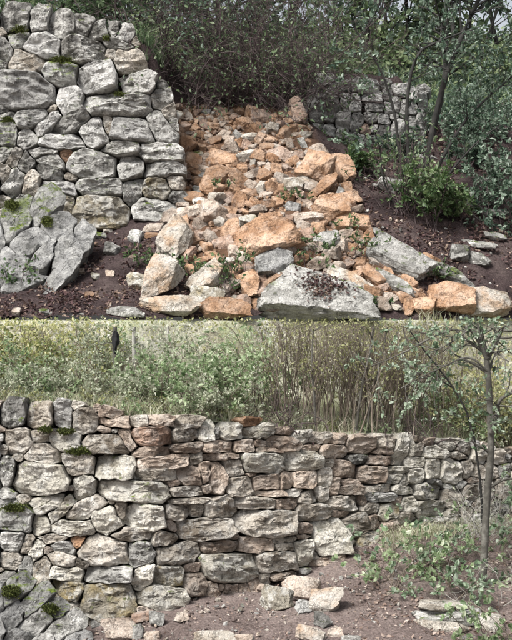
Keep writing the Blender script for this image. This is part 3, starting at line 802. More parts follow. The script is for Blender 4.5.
def frame(ang, tilt):
    """columns: along stone width, along stone height, out of the slope; ang clockwise in the picture"""
    a, t = math.radians(-ang), math.radians(tilt)
    up = np.array([0, math.sin(t), math.cos(t)]); nrm = np.array([0, -math.cos(t), math.sin(t)]); rx = np.array([1.0, 0, 0])
    return np.stack([rx * math.cos(a) + up * math.sin(a), -rx * math.sin(a) + up * math.cos(a), nrm], -1)

def rock(name, u, v, w, h, ang, t, hitf, label, cat='stone', group=None, seed=0, lvl=3, depth=None, sink=0.10, tilt=40, cuts=7, jag=0.05):
    Y = hitf(u, v + h * 0.25)
    mpp = Y / F
    V, Fc = rock_verts(seed, lvl, jag, cuts)
    dp = depth if depth else 0.75 * min(w, h)
    V = V * (np.array([w * 0.56, h * 0.56, dp * 0.56]) * mpp)
    A = frame(ang, tilt)
    V = V @ A.T
    c = P(u, v, Y - dp * mpp * (0.30 - sink))
    me = mesh_np(name, V, Fc, True, 30)
    o = obj(name, me, SM[t], None, c)
    return tag(o, label, cat, group)

big = [
 (178, 240, 30, 42, 32, 'x', 'large white and tan boulder at the left foot of the heap'),
 (157, 281, 28, 46, 28, 'x', 'long beige slab leaning below the white boulder'),
 (169, 305, 56, 19, 3, 'x', 'flat buff block lying lowest at the left foot of the heap'),
 (208, 279, 36, 24, -38, 'x', 'white wedge-shaped slab with orange underside among green weeds'),
 (223, 309, 46, 20, 0, 'o', 'fresh orange block at the very front of the heap'),
 (270, 238, 60, 40, -22, 'o', 'biggest orange and pink block in the middle of the heap'),
 (274, 264, 36, 28, 0, 'q', 'grey lump under the biggest orange block'),
 (318, 294, 92, 47, 10, 'g', 'broad grey boulder at the front of the heap, strewn with purple leaves'),
 (346, 283, 48, 20, 38, 'x', 'whitish slab resting on the right side of the broad grey boulder'),
 (398, 259, 66, 30, 33, 'g', 'large tilted pale grey slab right of the heap'),
 (395, 285, 40, 13, 34, 'g', 'smooth narrow grey stone under the tilted pale slab'),
 (452, 277, 46, 15, 28, 'd', 'dark grey log-shaped stone right of the tilted pale slab'),
 (452, 300, 44, 32, 10, 'o', 'deep orange boulder at the front right corner of the heap'),
 (486, 304, 42, 28, 8, 'x', 'pale tan boulder touching the deep orange boulder'),
 (429, 260, 17, 12, 32, 'o', 'small orange stone at the upper end of the dark log-shaped stone'),
 (424, 306, 18, 22, 10, 'o', 'orange stone left of the deep orange boulder'),
 (316, 170, 30, 34, 20, 'o', 'large square orange block at the right shoulder of the heap'),
 (321, 191, 50, 13, -52, 'o', 'long orange slab leaning below the square orange block'),
 (345, 168, 17, 34, -22, 'o', 'upright orange block at the right edge of the heap'),
 (303, 177, 11, 30, -16, 'x', 'narrow pale slab standing left of the square orange block'),
 (330, 210, 36, 28, -12, 'o', 'chunky orange block below the long leaning slab'),
 (354, 224, 34, 21, 5, 'o', 'rounded orange block at the lower right of the heap'),
 (304, 218, 25, 9, -8, 'p', 'flat pink slab left of the chunky orange block'),
 (318, 229, 13, 14, 10, 'o', 'small triangular orange stone under the flat pink slab'),
 (325, 241, 30, 17, -15, 'g', 'pale grey stone among weeds right of the biggest block'),
 (248, 222, 18, 13, -10, 'y', 'yellow ochre stone above the biggest orange block'),
 (293, 207, 14, 13, 0, 'w', 'whitish stone in the right middle of the heap'),
 (214, 213, 24, 26, 5, 'p', 'tall pinkish block above the white and tan boulder'),
 (188, 199, 22, 14, 8, 'o', 'orange stone at the right foot of the standing wall'),
 (209, 187, 19, 17, 20, 'o', 'orange stone above the tall pinkish block'),
 (170, 219, 24, 16, -30, 'p', 'pink stone leaning over the white and tan boulder'),
 (190, 213, 24, 12, -8, 'p', 'flat pinkish stone beside the tall pinkish block'),
 (298, 111, 13, 30, -14, 'r', 'upright rust-coloured slab at the top of the heap by the far wall'),
 (155, 236, 21, 6, -4, 'o', 'thin orange flake left of the white and tan boulder'),
 (157, 228, 16, 11, -6, 'p', 'small pink stone on the thin orange flake'),
 (137, 281, 20, 15, 15, 'y', 'rounded yellowish stone left of the long beige slab'),
 (250, 284, 19, 31, -15, 'o', 'tall orange stone between the weeds and the broad grey boulder'),
 (256, 303, 15, 9, 10, 'o', 'small orange stone left of the broad grey boulder'),
 (216, 175, 22, 26, 15, 'o', 'wedge-shaped orange stone in the left middle of the heap'),
 (193, 163, 18, 17, 0, 'o', 'blocky orange stone beside the end of the standing wall'),
 (262, 118, 18, 13, 0, 'r', 'dark rust stone at the shaded top of the heap'),
]
for i, (u, v, w, h, a, t, lab) in enumerate(big):
    rock('fallen_stone', u, v, w, h, a, t, hit_up, lab, 'stone', None, 500 + i, 5 if w * h > 700 else 4, sink=0.12 if w < 60 else 0.2, tilt=38, cuts=9)

# scattered and fallen stones whose look is shared
MARKS = [(178, 240, 'the white and tan boulder'), (157, 281, 'the long beige slab'), (208, 279, 'the white wedge-shaped slab'), (223, 315, 'the fresh orange front block'), (270, 238, 'the biggest orange block'),
         (318, 299, 'the broad grey boulder'), (398, 259, 'the tilted pale slab'), (316, 170, 'the square orange block'), (345, 168, 'the upright orange block'), (330, 210, 'the chunky orange block'), (354, 224, 'the rounded orange block'),
         (248, 222, 'the yellow ochre stone'), (293, 207, 'the whitish stone'), (214, 213, 'the tall pinkish block'), (188, 199, 'the orange stone at the wall foot'), (216, 175, 'the wedge-shaped orange stone'),
         (193, 163, 'the blocky stone beside the wall end'), (262, 118, 'the dark rust stone'), (298, 111, 'the upright rust slab'), (424, 306, 'the deep orange boulder')]
def label_for(u, v, w, t, zone):
    size = 'small' if w < 11 else ('medium' if w < 15 else 'larger')
    col = {'o': 'orange', 'p': 'pinkish tan', 'r': 'rust-brown', 'b': 'buff', 'y': 'ochre', 'g': 'grey'}[t]
    mu, mv, nm = min(MARKS, key=lambda m: (m[0] - u) ** 2 + (m[1] - v) ** 2)
    dx, dy = u - mu, v - mv
    far = 'just ' if math.hypot(dx, dy) < 24 else 'some way '
    a = math.degrees(math.atan2(-dy, dx)) % 360
    way = ['right of', 'above right of', 'above', 'above left of', 'left of', 'below left of', 'below', 'below right of'][int((a + 22.5) // 45) % 8]
    lab = f'{size} {col} stone {far}{way} {nm}'
    return lab, 'fallen stones in the rubble heap'
placed = [(b[0], b[1], 0.36 * math.sqrt(b[2] * b[3])) for b in big]
rr = random.Random(5)
BASE = [rock_verts(900 + k, 3, 0.03, 6) for k in range(16)]
cnt, tries, same = 0, 0, {}
while cnt < 255 and tries < 40000:
    tries += 1
    v = 112 + 196 * rr.random() ** 1.25
    u = rr.uniform(float(heap_l(v)), float(heap_r(v)))
    near = 1.0 + 0.35 * (v - 112) / 200
    w = rr.choice([11, 12, 13, 14, 16, 18, 21, 25]) * near * 0.95
    if tries > 9000: w = rr.uniform(7, 11)
    if v < 135: w *= 0.85
    h = w * rr.uniform(0.5, 0.85)
    if any((u - a) ** 2 + (v - b) ** 2 < (0.72 * c + 0.33 * w) ** 2 for a, b, c in placed): continue
    placed.append((u, v, 0.45 * w))
    t = rr.choices('oprbyg', [50, 25, 12, 7, 3, 3])[0]
    Y = hit_up(u, v)
    mpp = Y / F
    dp = h * rr.uniform(0.6, 1.0)
    Vb, Fb = BASE[rr.randrange(16)]
    A = frame(rr.uniform(-90, 90), rr.uniform(0, 85))
    flip = np.array([rr.choice((-1, 1)), 1, 1]);  flip[1] = flip[0]
    V = (Vb * (flip * np.array([w, h, dp]) * 0.55 * mpp)) @ A.T
    zone = 'upper third' if v < 160 else ('middle' if v < 220 else 'lower third')
    lab, grp = label_for(u, v, w, t, zone)
    me = mesh_np('fallen_stone', V, Fb, True, 30)
    same.setdefault(lab, []).append((u, tag(obj('fallen_stone', me, SM[t], None, P(u, v, Y - 0.07)), lab, 'stone', grp)))
    cnt += 1

for lab, lst in same.items():
    if len(lst) in (2, 3):
        lst.sort(key=lambda q: q[0])
        for (uu, o), word in zip(lst, ('left one', 'right one') if len(lst) == 2 else ('left one', 'middle one', 'right one')):
            new = lab.replace('some way ', '') + ', ' + word
            if len(new.split()) <= 16: o['label'] = new

# small broken rubble between them: past counting
def pebbles(name, pts, sizes, mats, label, seed):
    rng = np.random.default_rng(seed)
    D, Fc = ICO[1]
    Vs, Fs, mi, n = [], [], [], 0
    protos = [rock_verts(seed * 50 + k, 1, 0.08, 6)[0] for k in range(10)]
    for p, s in zip(pts, sizes):
        q = rng.normal(0, 1, 4); q /= np.linalg.norm(q)
        R = np.array(Matrix.Rotation(rng.uniform(0, 6.28), 3, Vector(q[:3])))
        V = (protos[rng.integers(10)] * (s * np.array([1, rng.uniform(0.6, 0.9), rng.uniform(0.45, 0.8)]))) @ R.T + p
        Vs.append(V); Fs.append(Fc + n); n += len(V); mi += [int(rng.integers(len(mats)))] * len(Fc)
    me = mesh_np(name, np.concatenate(Vs), np.concatenate(Fs), False)
    for m in mats: me.materials.append(m)
    me.polygons.foreach_set('material_index', np.array(mi, np.int32))
    return tag(obj(name, me, None), label, 'rubble', None, 'stuff')
pts, szs = [], []
r2 = random.Random(9)
for _ in range(2600):
    v = 106 + 205 * r2.random() ** 1.1
    u = r2.uniform(float(heap_l(v)) - 6, float(heap_r(v)) + 4)
    Y = hit_up(u, v)
    s = r2.choice([1.3, 1.8, 2.3, 2.8, 3.6]) * Y / F
    pts.append(P(u, v, Y - 0.03)); szs.append(s)
pebbles('small_rubble', pts, szs, [SM['o'], SM['p'], SM['r'], SM['o'], SM['o']], 'small broken orange rubble filling the gaps of the heap', 31)

ground_stones = [
 (97, 236, 18, 9, 0, 'g', 'flat grey stone under the round boulder of the standing wall'), (108, 231, 9, 7, 0, 'b', 'small buff stone touching the round boulder of the standing wall'),
 (111, 251, 14, 13, 10, 'g', 'round grey stone on the dark soil below the standing wall'), (135, 239, 13, 13, 20, 'w', 'whitish angular stone on the dark soil beside the thin orange flake'),
 (96, 277, 8, 8, 0, 'y', 'small yellowish pebble in the middle of the dark soil'), (110, 275, 9, 8, 0, 'p', 'small pink pebble right of the yellowish pebble'),
 (90, 295, 10, 6, 0, 'o', 'small flat orange pebble on the dark soil'), (80, 271, 9, 6, 0, 'p', 'small pinkish pebble beside the cracked bedrock'),
 (92, 245, 10, 6, 0, 'r', 'small rust pebble below the flat grey stone'), (28, 286, 11, 5, 0, 'p', 'pinkish flat pebble below the cracked bedrock'),
 (16, 312, 8, 7, 0, 'p', 'pink pebble at the left end of the hillside edge'), (44, 312, 9, 6, 0, 'w', 'white pebble near the left end of the hillside edge'),
 (126, 313, 34, 10, 3, 'g', 'flat grey stone at the hillside edge left of the buff block'), (132, 258, 8, 6, 0, 'p', 'small pink stone above the rounded yellowish stone'),
 (460, 252, 17, 19, 0, 'd', 'upright dark grey stone on the slope under the tree'), (478, 245, 32, 7, 12, 'd', 'long thin dark stone on the slope under the tree'),
 (479, 260, 19, 14, 15, 'd', 'squat dark stone right of the upright one on the slope'), (495, 236, 18, 7, 10, 'g', 'pale flat stone at the right of the wooded slope'),
 (494, 213, 22, 7, -5, 'g', 'pale flat stone higher up the wooded slope'), (388, 186, 22, 17, 5, 'd', 'dim grey stone left of the tree stems'),
 (470, 196, 20, 8, -8, 'g', 'thin grey stone behind the tree stems'), (488, 181, 22, 8, 5, 'd', 'dark flat stone uphill behind the tree stems'),
 (376, 233, 16, 8, 0, 'd', 'small dark stone above the tilted pale slab'), (425, 158, 18, 8, 0, 'g', 'grey stone uphill between the tree stems')]
for i, (u, v, w, h, a, t, lab) in enumerate(ground_stones):
    rock('loose_stone', u, v, w, h, a, t, hit_up, lab, 'stone', 'loose stones on the wooded slope', 700 + i, 3, tilt=45)
path_stones = [
 (277, 600, 31, 21, 5, 'y', 'brown ochre stone leftmost in the cluster on the path'), (302, 588, 31, 23, 5, 'p', 'pinkish stone at the back of the cluster on the path'),
 (304, 608, 16, 16, 35, 'w', 'small white stone in the middle of the cluster on the path'), (325, 602, 28, 27, 10, 'x', 'pale angular stone rightmost in the cluster on the path'),
 (311, 635, 26, 16, 25, 'x', 'pale tan stone at the bottom edge below the cluster'), (323, 622, 17, 13, 10, 'd', 'dull grey stone under the pale angular stone'),
 (335, 633, 15, 9, 0, 'p', 'small pinkish stone at the bottom edge right of the pale tan one'), (122, 630, 29, 22, 0, 'p', 'large pink stone under the round boulder of the rebuilt wall'),
 (141, 617, 19, 11, -10, 'r', 'rust-coloured stone beside the large pink stone'), (137, 633, 11, 15, 0, 'd', 'small dark grey stone right of the large pink stone'),
 (152, 637, 16, 10, 0, 'p', 'pink stone at the bottom edge near the dark grey one'), (157, 619, 13, 13, 0, 'g', 'small grey stone right of the rust-coloured stone'),
 (214, 638, 36, 14, 0, 'x', 'broad pale stone at the bottom edge of the path'), (241, 639, 19, 10, 0, 'p', 'small pinkish stone right of the broad pale one'),
 (99, 623, 17, 12, 0, 'd', 'dark stone between mossy bedrock and the large pink stone'), (182, 618, 12, 8, 0, 'p', 'small pinkish stone on the path below the wall foot'),
 (262, 588, 10, 8, 0, 'p', 'tiny pink stone above the brown ochre stone'), (350, 640, 14, 8, 0, 'g', 'small grey stone right along the bottom edge')]
for i, (u, v, w, h, a, t, lab) in enumerate(path_stones):
    rock('loose_stone', u, v, w, h, a, t, hit_low, lab, 'stone', 'loose stones on the path', 800 + i, 4, tilt=25, sink=0.05)
pts, szs = [], []
for _ in range(1500):
    u, v = r2.uniform(80, 420), r2.uniform(540, 655)
    if v < float(botL(u)) - 1: continue
    Y = hit_low(u, v); s = r2.choice([0.6, 0.8, 1.0, 1.3, 2.0, 3.0 if r2.random() < .3 else 1.0]) * Y / F
    pts.append(P(u, v, Y)); szs.append(s)
pebbles('path_gravel', pts, szs, [SM['p'], SM['b'], SM['g'], SM['d'], M_PATH, M_PATH], 'fine pinkish gravel strewn over the earth path', 33)
pts, szs = [], []
for _ in range(1300):
    u, v = r2.uniform(-10, 520), r2.uniform(120, 318)
    if 175 < u < 345 and v < 300: continue
    Y = hit_up(u, v); s = r2.choice([0.6, 0.9, 1.2, 1.6, 2.4]) * Y / F
    pts.append(P(u, v, Y)); szs.append(s)
pebbles('slope_gravel', pts, szs, [SM['p'], SM['d'], SM['g'], SM['r']], 'scattered small stones over the dark slope soil', 35)

# layered ledge of rock at the lower right
def ledge():
    root = thing('rock_ledge', P(445, 640, 11.7), 'layered grey rock ledge under the bramble at the lower right', 'rock')
    for i, (u, v, w, h, a, t) in enumerate([(440, 606, 44, 11, 4, 'b'), (446, 617, 62, 12, -3, 'g'), (440, 629, 70, 13, 2, 'b'), (452, 643, 78, 15, 0, 'g'), (486, 624, 34, 18, 8, 'b')]):
        V, Fc = rock_verts(960 + i, 3, 0.06, 8)
        Y = 11.95 - 0.008 * (v - 612)
        V = (V * (np.array([w * 0.54, h * 0.6, 22]) * Y / F)) @ frame(a, 8).T
        obj('rock_slab', mesh_np('rock_slab', V, Fc, True, 30), SM[t], root, P(u, v, Y))
ledge()

# ------------------------------------------------------------------ plants
class Plant:
    def __init__(s):
        s.V, s.F, s.n = [], [], 0
        s.lp, s.ld, s.ls = [], [], []
    def tube(s, pts, r0, r1, sides=4):
        pts = np.asarray(pts, float)
        k = len(pts)
        T = np.gradient(pts, axis=0); T /= np.linalg.norm(T, axis=1, keepdims=True) + 1e-9
        ref = np.where(np.abs(T[:, 2:3]) > 0.9, np.array([[1.0, 0, 0]]), np.array([[0, 0, 1.0]]))
        A = np.cross(T, ref); A /= np.linalg.norm(A, axis=1, keepdims=True) + 1e-9
        B = np.cross(T, A)
        r = np.linspace(r0, r1, k) if np.isscalar(r0) else np.asarray(r0)
        ph = np.linspace(0, 2 * np.pi, sides, endpoint=False)
        ring = pts[:, None] + r[:, None, None] * (np.cos(ph)[None, :, None] * A[:, None] + np.sin(ph)[None, :, None] * B[:, None])
        s.V.append(ring.reshape(-1, 3))
        i = np.arange(k * sides).reshape(k, sides) + s.n
        s.F.append(np.stack([i[:-1], np.roll(i[:-1], -1, 1), np.roll(i[1:], -1, 1), i[1:]], -1).reshape(-1, 4))
        s.n += k * sides
    def leaf(s, p, d, size):
        s.lp.append(p); s.ld.append(d); s.ls.append(size)

def leaf_mesh(name, pos, dirs, sizes, rng, width=0.5, cup=0.25):
    pos = np.asarray(pos); d = np.asarray(dirs, float); sz = np.asarray(sizes)[:, None]
    n = len(pos)
    d = d / (np.linalg.norm(d, axis=1, keepdims=True) + 1e-9)
    rv = rng.normal(0, 1, (n, 3)) + np.array([0, -0.35, 0.9])
    sd = np.cross(d, rv); sd /= np.linalg.norm(sd, axis=1, keepdims=True) + 1e-9
    nm = np.cross(sd, d)
    w = width * sz
    b = pos
    V = np.stack([b, b + d * sz * 0.30 + sd * w * 0.42 + nm * sz * cup * 0.35, b + d * sz * 0.68 + sd * w * 0.40 + nm * sz * cup * 0.35,
                  b + d * sz - nm * sz * 0.08, b + d * sz * 0.68 - sd * w * 0.40 + nm * sz * cup * 0.35, b + d * sz * 0.30 - sd * w * 0.42 + nm * sz * cup * 0.35], 1)
    i = (np.arange(n) * 6)[:, None]
    Fq = np.concatenate([i + np.array([[0, 1, 2, 3]]), i + np.array([[0, 3, 4, 5]])])
    rnd = np.repeat(np.clip(0.5 + 0.24 * rng.normal(0, 1, n) + 0.25 * fbm(pos * 2.2, 2), 0.02, 0.98), 6)
    return mesh_np(name, V.reshape(-1, 3), Fq, False, None, rnd)

def finish(pl, name, base, label, cat, group, bark, leafm, rng, width=0.5, cap=None, stem='stems', crown='foliage', cup=0.25):
    root = thing(name, base, label, cat, group)
    L = np.array(root.location)
    if pl.V:
        V = np.concatenate(pl.V)
        if cap is not None: V = cap(V)
        obj(stem, mesh_np(stem, V - L, np.concatenate(pl.F)), bark, root, root.location)
    if pl.lp:
        pos = np.array(pl.lp)
        if cap is not None:
            keep = pos[:, 2] < -0.03 + 0.05 * rng.random(len(pos)) - 0.05 * (fbm(pos * 1.7, 2) + 0.3)
            pos = pos[keep]; pl.ld = np.array(pl.ld)[keep]; pl.ls = np.array(pl.ls)[keep]
        obj(crown, leaf_mesh(crown, pos - L, np.array(pl.ld), np.array(pl.ls), rng, width, cup), leafm, root, root.location)
    return root

def grow(pl, rng, p, d, length, rad, level, cfg):
    """recursive branch: cfg per level = (segments, wander, droop/up, n_children, child_len, child_angle)"""
    seg, wander, up, nch, clen, cang = cfg['lv'][level]
    pts = [np.array(p, float)]
    d = np.array(d, float); d /= np.linalg.norm(d)
    dirs = []
    for k in range(seg):
        d = d + rng.normal(0, wander, 3) + np.array([0, 0, up])
        d /= np.linalg.norm(d)
        pts.append(pts[-1] + d * length / seg); dirs.append(d.copy())
    tip = rad * cfg.get('taper', 0.35)
    pl.tube(pts, rad, tip, cfg.get('sides', [5, 4, 3])[min(level, 2)])
    last = level == len(cfg['lv']) - 1
    for c in range(nch if not last else 0):
        t = rng.uniform(cfg.get('start', 0.25), 1.0)
        k = min(int(t * seg), seg - 1)
        q = pts[k] + (pts[k + 1] - pts[k]) * (t * seg - k)
        ax = rng.normal(0, 1, 3)
        side = np.cross(dirs[k], ax); side /= np.linalg.norm(side) + 1e-9
        nd = dirs[k] * math.cos(cang) + side * math.sin(cang)
        grow(pl, rng, q, nd, clen * length * rng.uniform(0.6, 1.15), max(rad * 0.5 * (1 - 0.4 * t), 0.0025), level + 1, cfg)
    if last:
        nl, ls = cfg['leaves'], cfg['size']
        n = nl if isinstance(nl, int) else int(rng.integers(nl[0], nl[1] + 1))
        lo = cfg.get('leaf_from', 0.2)
        for c in range(n):
            t = rng.uniform(lo, 1.0); k = min(int(t * seg), seg - 1)
            q = pts[k] + (pts[k + 1] - pts[k]) * (t * seg - k)
            pl.leaf(q, dirs[k] + rng.normal(0, 0.75, 3), ls * rng.uniform(0.6, 1.25))

def shrub(name, base, n, height, spread, cfg, label, cat, group, bark, leafm, seed, rad=0.012, width=0.5, cap=None, foot=0.12, lean=(0, 0)):
    rng = np.random.default_rng(seed)
    pl = Plant()
    base = np.array(base, float)
    for _ in range(n):
        off = rng.normal(0, foot, 3) * np.array([1, 0.7, 0]); 
        d = np.array([rng.normal(lean[0], spread), rng.normal(lean[1], spread), 1.0])
        grow(pl, rng, base + off - np.array([0, 0, 0.05]), d, height * rng.uniform(0.65, 1.1), rad * rng.uniform(0.6, 1.2), 0, cfg)
    return finish(pl, name, base, label, cat, group, bark, leafm, rng, width, cap)

def gp(u, Y, H=Hup):
    """ground point at pixel column u and depth Y"""
    X = (u - 256) * Y / F
    return np.array([X, Y, float(H(np.array(X), np.array(Y)))])

# --- dark tangled brush over the breach
BR = dict(lv=[(8, 0.22, -0.05, 9, 0.6, 0.8), (6, 0.26, -0.05, 5, 0.5, 0.8), (4, 0.28, -0.02, 0, 0, 0)], leaves=(0, 2), size=0.07, start=0.15, sides=[4, 3, 3])
for k, (u, Y, n, hgt, lab) in enumerate([(168, 19.55, 18, 1.9, 'dark twiggy bush leaning over the end of the standing wall'), (203, 19.8, 22, 2.1, 'dark twiggy bush above the left half of the heap'),
        (237, 19.95, 24, 2.2, 'dark twiggy bush above the middle of the heap'), (270, 19.9, 24, 2.2, 'dark twiggy bush above the right half of the heap'), (292, 20.2, 16, 2.0, 'dark twiggy bush beside the upright rust-coloured slab')]):
    shrub('brush', gp(u, Y), n, hgt, 0.5, BR, lab, 'bush', 'dark brush over the breach', B_DARK, L_BRUSH, 100 + k, 0.014, 0.5, foot=0.28, lean=(0, -0.12))
# leafy evergreen tops growing through and above the brush
LF = dict(lv=[(6, 0.12, 0.03, 7, 0.5, 0.75), (5, 0.2, 0.0, 5, 0.5, 0.8), (4, 0.25, -0.02, 0, 0, 0)], leaves=(4, 9), size=0.085, start=0.3, sides=[5, 3, 3])
for k, (u, Y, n, hgt, m, lab) in enumerate([(70, 19.6, 6, 1.5, L_BRUSH, 'low leafy bush on top of the standing wall at the left'), (112, 19.3, 7, 1.5, L_BRUSH, 'leafy bush on the standing wall beside the dark brush'),
        (152, 20.0, 7, 2.3, L_OAK, 'leafy evergreen bush behind the end of the standing wall'), (190, 20.4, 7, 2.6, L_OAK, 'leafy evergreen bush behind the left of the dark brush'),
        (240, 20.5, 6, 2.6, L_OAK, 'leafy evergreen bush behind the middle of the dark brush'), (286, 20.5, 7, 2.6, L_OAK, 'leafy evergreen bush behind the right of the dark brush'),
        (322, 21.9, 7, 2.9, L_OAK, 'leafy evergreen bush over the near end of the far wall'), (20, 20.6, 6, 1.6, L_BRUSH, 'low leafy bush above the far left of the standing wall')]):
    shrub('evergreen_bush', gp(u, Y), n, hgt, 0.32, dict(LF, start=0.55) if hgt > 2 else LF, lab, 'bush', 'leafy bushes along the top of the slope', B_DARK, m, 120 + k, 0.016, 0.55, foot=0.2)

# --- multi-stemmed tree on the slope, right
def px_path(pts, Y): return np.array([P(u, v, y) for (u, v), y in zip(pts, np.linspace(Y[0], Y[1], len(pts)))])
def spline(pts, k=5):
    pts = np.asarray(pts, float); out = []
    q = np.vstack([2 * pts[0] - pts[1], pts, 2 * pts[-1] - pts[-2]])
    for i in range(1, len(q) - 2):
        for t in np.linspace(0, 1, k, endpoint=False):
            out.append(0.5 * ((2 * q[i]) + (-q[i - 1] + q[i + 1]) * t + (2 * q[i - 1] - 5 * q[i] + 4 * q[i + 1] - q[i + 2]) * t * t + (-q[i - 1] + 3 * q[i] - 3 * q[i + 1] + q[i + 2]) * t ** 3))
    out.append(pts[-1]); return np.array(out)

def stem_tree(name, base, stems, label, cat, bark, leafm, seed, twig, width=0.5, cap=None, group=None, twig_n=9, tstart=0.35):
    rng = np.random.default_rng(seed)
    pl = Plant()
    for si, (pts, Y, r0, r1) in enumerate(stems):
        sp = spline(px_path(pts, Y))
        sp = sp + 0.012 * np.stack([fbm(sp * 3 + o, 2) for o in (0, 20, 40)], -1)
        pl.tube(sp, r0, r1, 7)
        L = len(sp)
        for c in range(twig_n[si] if isinstance(twig_n, (list, tuple)) else twig_n):
            k = int(rng.uniform(tstart, 1.0) * (L - 1)); d = sp[min(k + 1, L - 1)] - sp[max(k - 1, 0)]; d /= np.linalg.norm(d)
            side = np.cross(d, rng.normal(0, 1, 3)); side /= np.linalg.norm(side)
            grow(pl, rng, sp[k], d * 0.5 + side * 0.9, twig['len'] * rng.uniform(0.6, 1.3), max(r1 * 0.7, 0.006), 0, twig)
    return finish(pl, name, base, label, cat, group, bark, leafm, rng, width, cap, 'trunk', 'crown')

TW = dict(len=0.75, lv=[(5, 0.16, 0.02, 5, 0.55, 0.8), (4, 0.25, 0.0, 0, 0, 0)], leaves=(9, 17), size=0.072, start=0.2, sides=[4, 3, 3])
tb = gp(418, 17.9)
stems = [([(416, 222), (410, 185), (407, 140), (408, 90), (418, 55), (442, 40), (478, 28)], (17.8, 17.4), 0.040, 0.012),
         ([(419, 222), (424, 180), (432, 130), (445, 80), (462, 35), (478, 0), (486, -30)], (17.9, 17.9), 0.052, 0.028),
         ([(414, 223), (405, 180), (398, 140), (394, 110), (384, 78), (368, 48), (352, 24)], (17.7, 17.2), 0.030, 0.008),
         ([(417, 222), (422, 190), (428, 150), (440, 105), (446, 60), (446, 20), (446, -30)], (18.0, 18.2), 0.045, 0.028),
         ([(421, 224), (440, 190), (456, 165), (480, 140), (508, 120)], (17.9, 17.5), 0.026, 0.008),
         ([(413, 224), (396, 205), (384, 180), (380, 150), (372, 128)], (17.7, 17.4), 0.020, 0.006),
         ([(422, 224), (450, 212), (478, 205), (505, 190)], (17.8, 17.3), 0.018, 0.006),
         ([(420, 222), (434, 175), (466, 120), (490, 95), (520, 70)], (18.0, 18.2), 0.032, 0.012)]
stem_tree('evergreen_tree', tb, stems, 'dark multi-stemmed evergreen tree on the slope right of the heap', 'tree', B_OAK, L_OAK, 201, TW, 0.6, twig_n=[11, 12, 4, 12, 8, 3, 7, 12], tstart=0.5)
# thicket of thin shoots around its foot
SH = dict(lv=[(6, 0.10, 0.0, 4, 0.5, 0.5), (4, 0.2, 0.0, 0, 0, 0)], leaves=(1, 4), size=0.08, start=0.3, sides=[4, 3, 3])
shrub('shoots', gp(408, 17.6), 34, 1.1, 0.42, SH, 'dark thicket of thin shoots round the foot of the tree', 'bush', None, B_DARK, L_BRUSH, 211, 0.010, 0.5, foot=0.16)
shrub('leafy_sapling', gp(438, 17.3), 9, 0.9, 0.45, dict(LF, leaves=(5, 9), size=0.075), 'green leafy sapling at the right foot of the tree', 'bush', None, B_DARK, L_WEED, 212, 0.008, 0.6, foot=0.12)
shrub('leafy_sapling', gp(500, 17.6), 7, 1.0, 0.4, dict(LF, leaves=(5, 9), size=0.075), 'green leafy sapling at the right edge of the slope', 'bush', None, B_DARK, L_OAK, 213, 0.008, 0.6, foot=0.12)
shrub('leafy_sapling', gp(357, 18.7), 6, 0.38, 0.45, dict(LF, leaves=(4, 8), size=0.07), 'low green sapling in front of the far wall', 'bush', None, B_DARK, L_WEED, 214, 0.007, 0.6, foot=0.15)

for k, (u, Y, hgt, lab) in enumerate([(452, 20.6, 0.7, 'dim evergreen bush uphill right of the tree stems'), (482, 20.9, 0.8, 'dim evergreen bush on the slope near the bleached branch'), (508, 20.3, 0.8, 'dim evergreen bush at the right border uphill'), (470, 19.6, 0.45, 'small dim bush among the stones behind the tree'), (398, 20.0, 0.4, 'small dim bush at the right end of the far wall')]):
    shrub('evergreen_bush', gp(u, Y), 7, hgt, 0.5, dict(LF, size=0.075, leaves=(3, 7)), lab, 'bush', 'leafy bushes along the top of the slope', B_DARK, L_OAK, 660 + k, 0.010, 0.55, foot=0.2)
# --- woodland beyond
WD = dict(lv=[(7, 0.08, 0.03, 10, 0.42, 0.9), (5, 0.18, 0.03, 6, 0.5, 0.8), (4, 0.22, 0, 0, 0, 0)], leaves=(7, 12), size=0.15, start=0.2, sides=[6, 4, 3])
wood = [(345, 25.0, 3, 3.6, 'woodland tree behind the near end of the far wall'), (385, 26.0, 3, 4.0, 'woodland tree behind the middle of the far wall'), (420, 27.0, 3, 3.6, 'woodland tree seen between the tree stems'),
        (455, 25.5, 3, 4.2, 'woodland tree behind the right of the multi-stemmed tree'), (492, 27.5, 3, 4.2, 'woodland tree at the right border of the wood'), (530, 26.0, 3, 4.2, 'woodland tree cut by the right border'),
        (300, 26.5, 3, 4.2, 'woodland tree behind the right of the brush'), (255, 27.0, 3, 4.2, 'woodland tree behind the middle of the brush'), (210, 27.0, 3, 4.2, 'woodland tree behind the left of the brush'),
        (160, 26.5, 3, 3.8, 'woodland tree above the end of the standing wall'), (110, 26.0, 3, 3.4, 'woodland tree above the middle of the standing wall'), (60, 26.5, 3, 3.0, 'woodland tree above the left of the standing wall'), (5, 26.5, 3, 3.4, 'woodland tree above the left border')]
for k, (u, Y, n, hgt, lab) in enumerate(wood):
    shrub('woodland_tree', gp(u, Y), n, hgt, 0.22, WD, lab, 'tree', 'woodland trees at the top of the slope', B_OAK, [L_FAR, L_OAK, L_FAR][k % 3], 230 + k, 0.05, 0.6, foot=0.25)
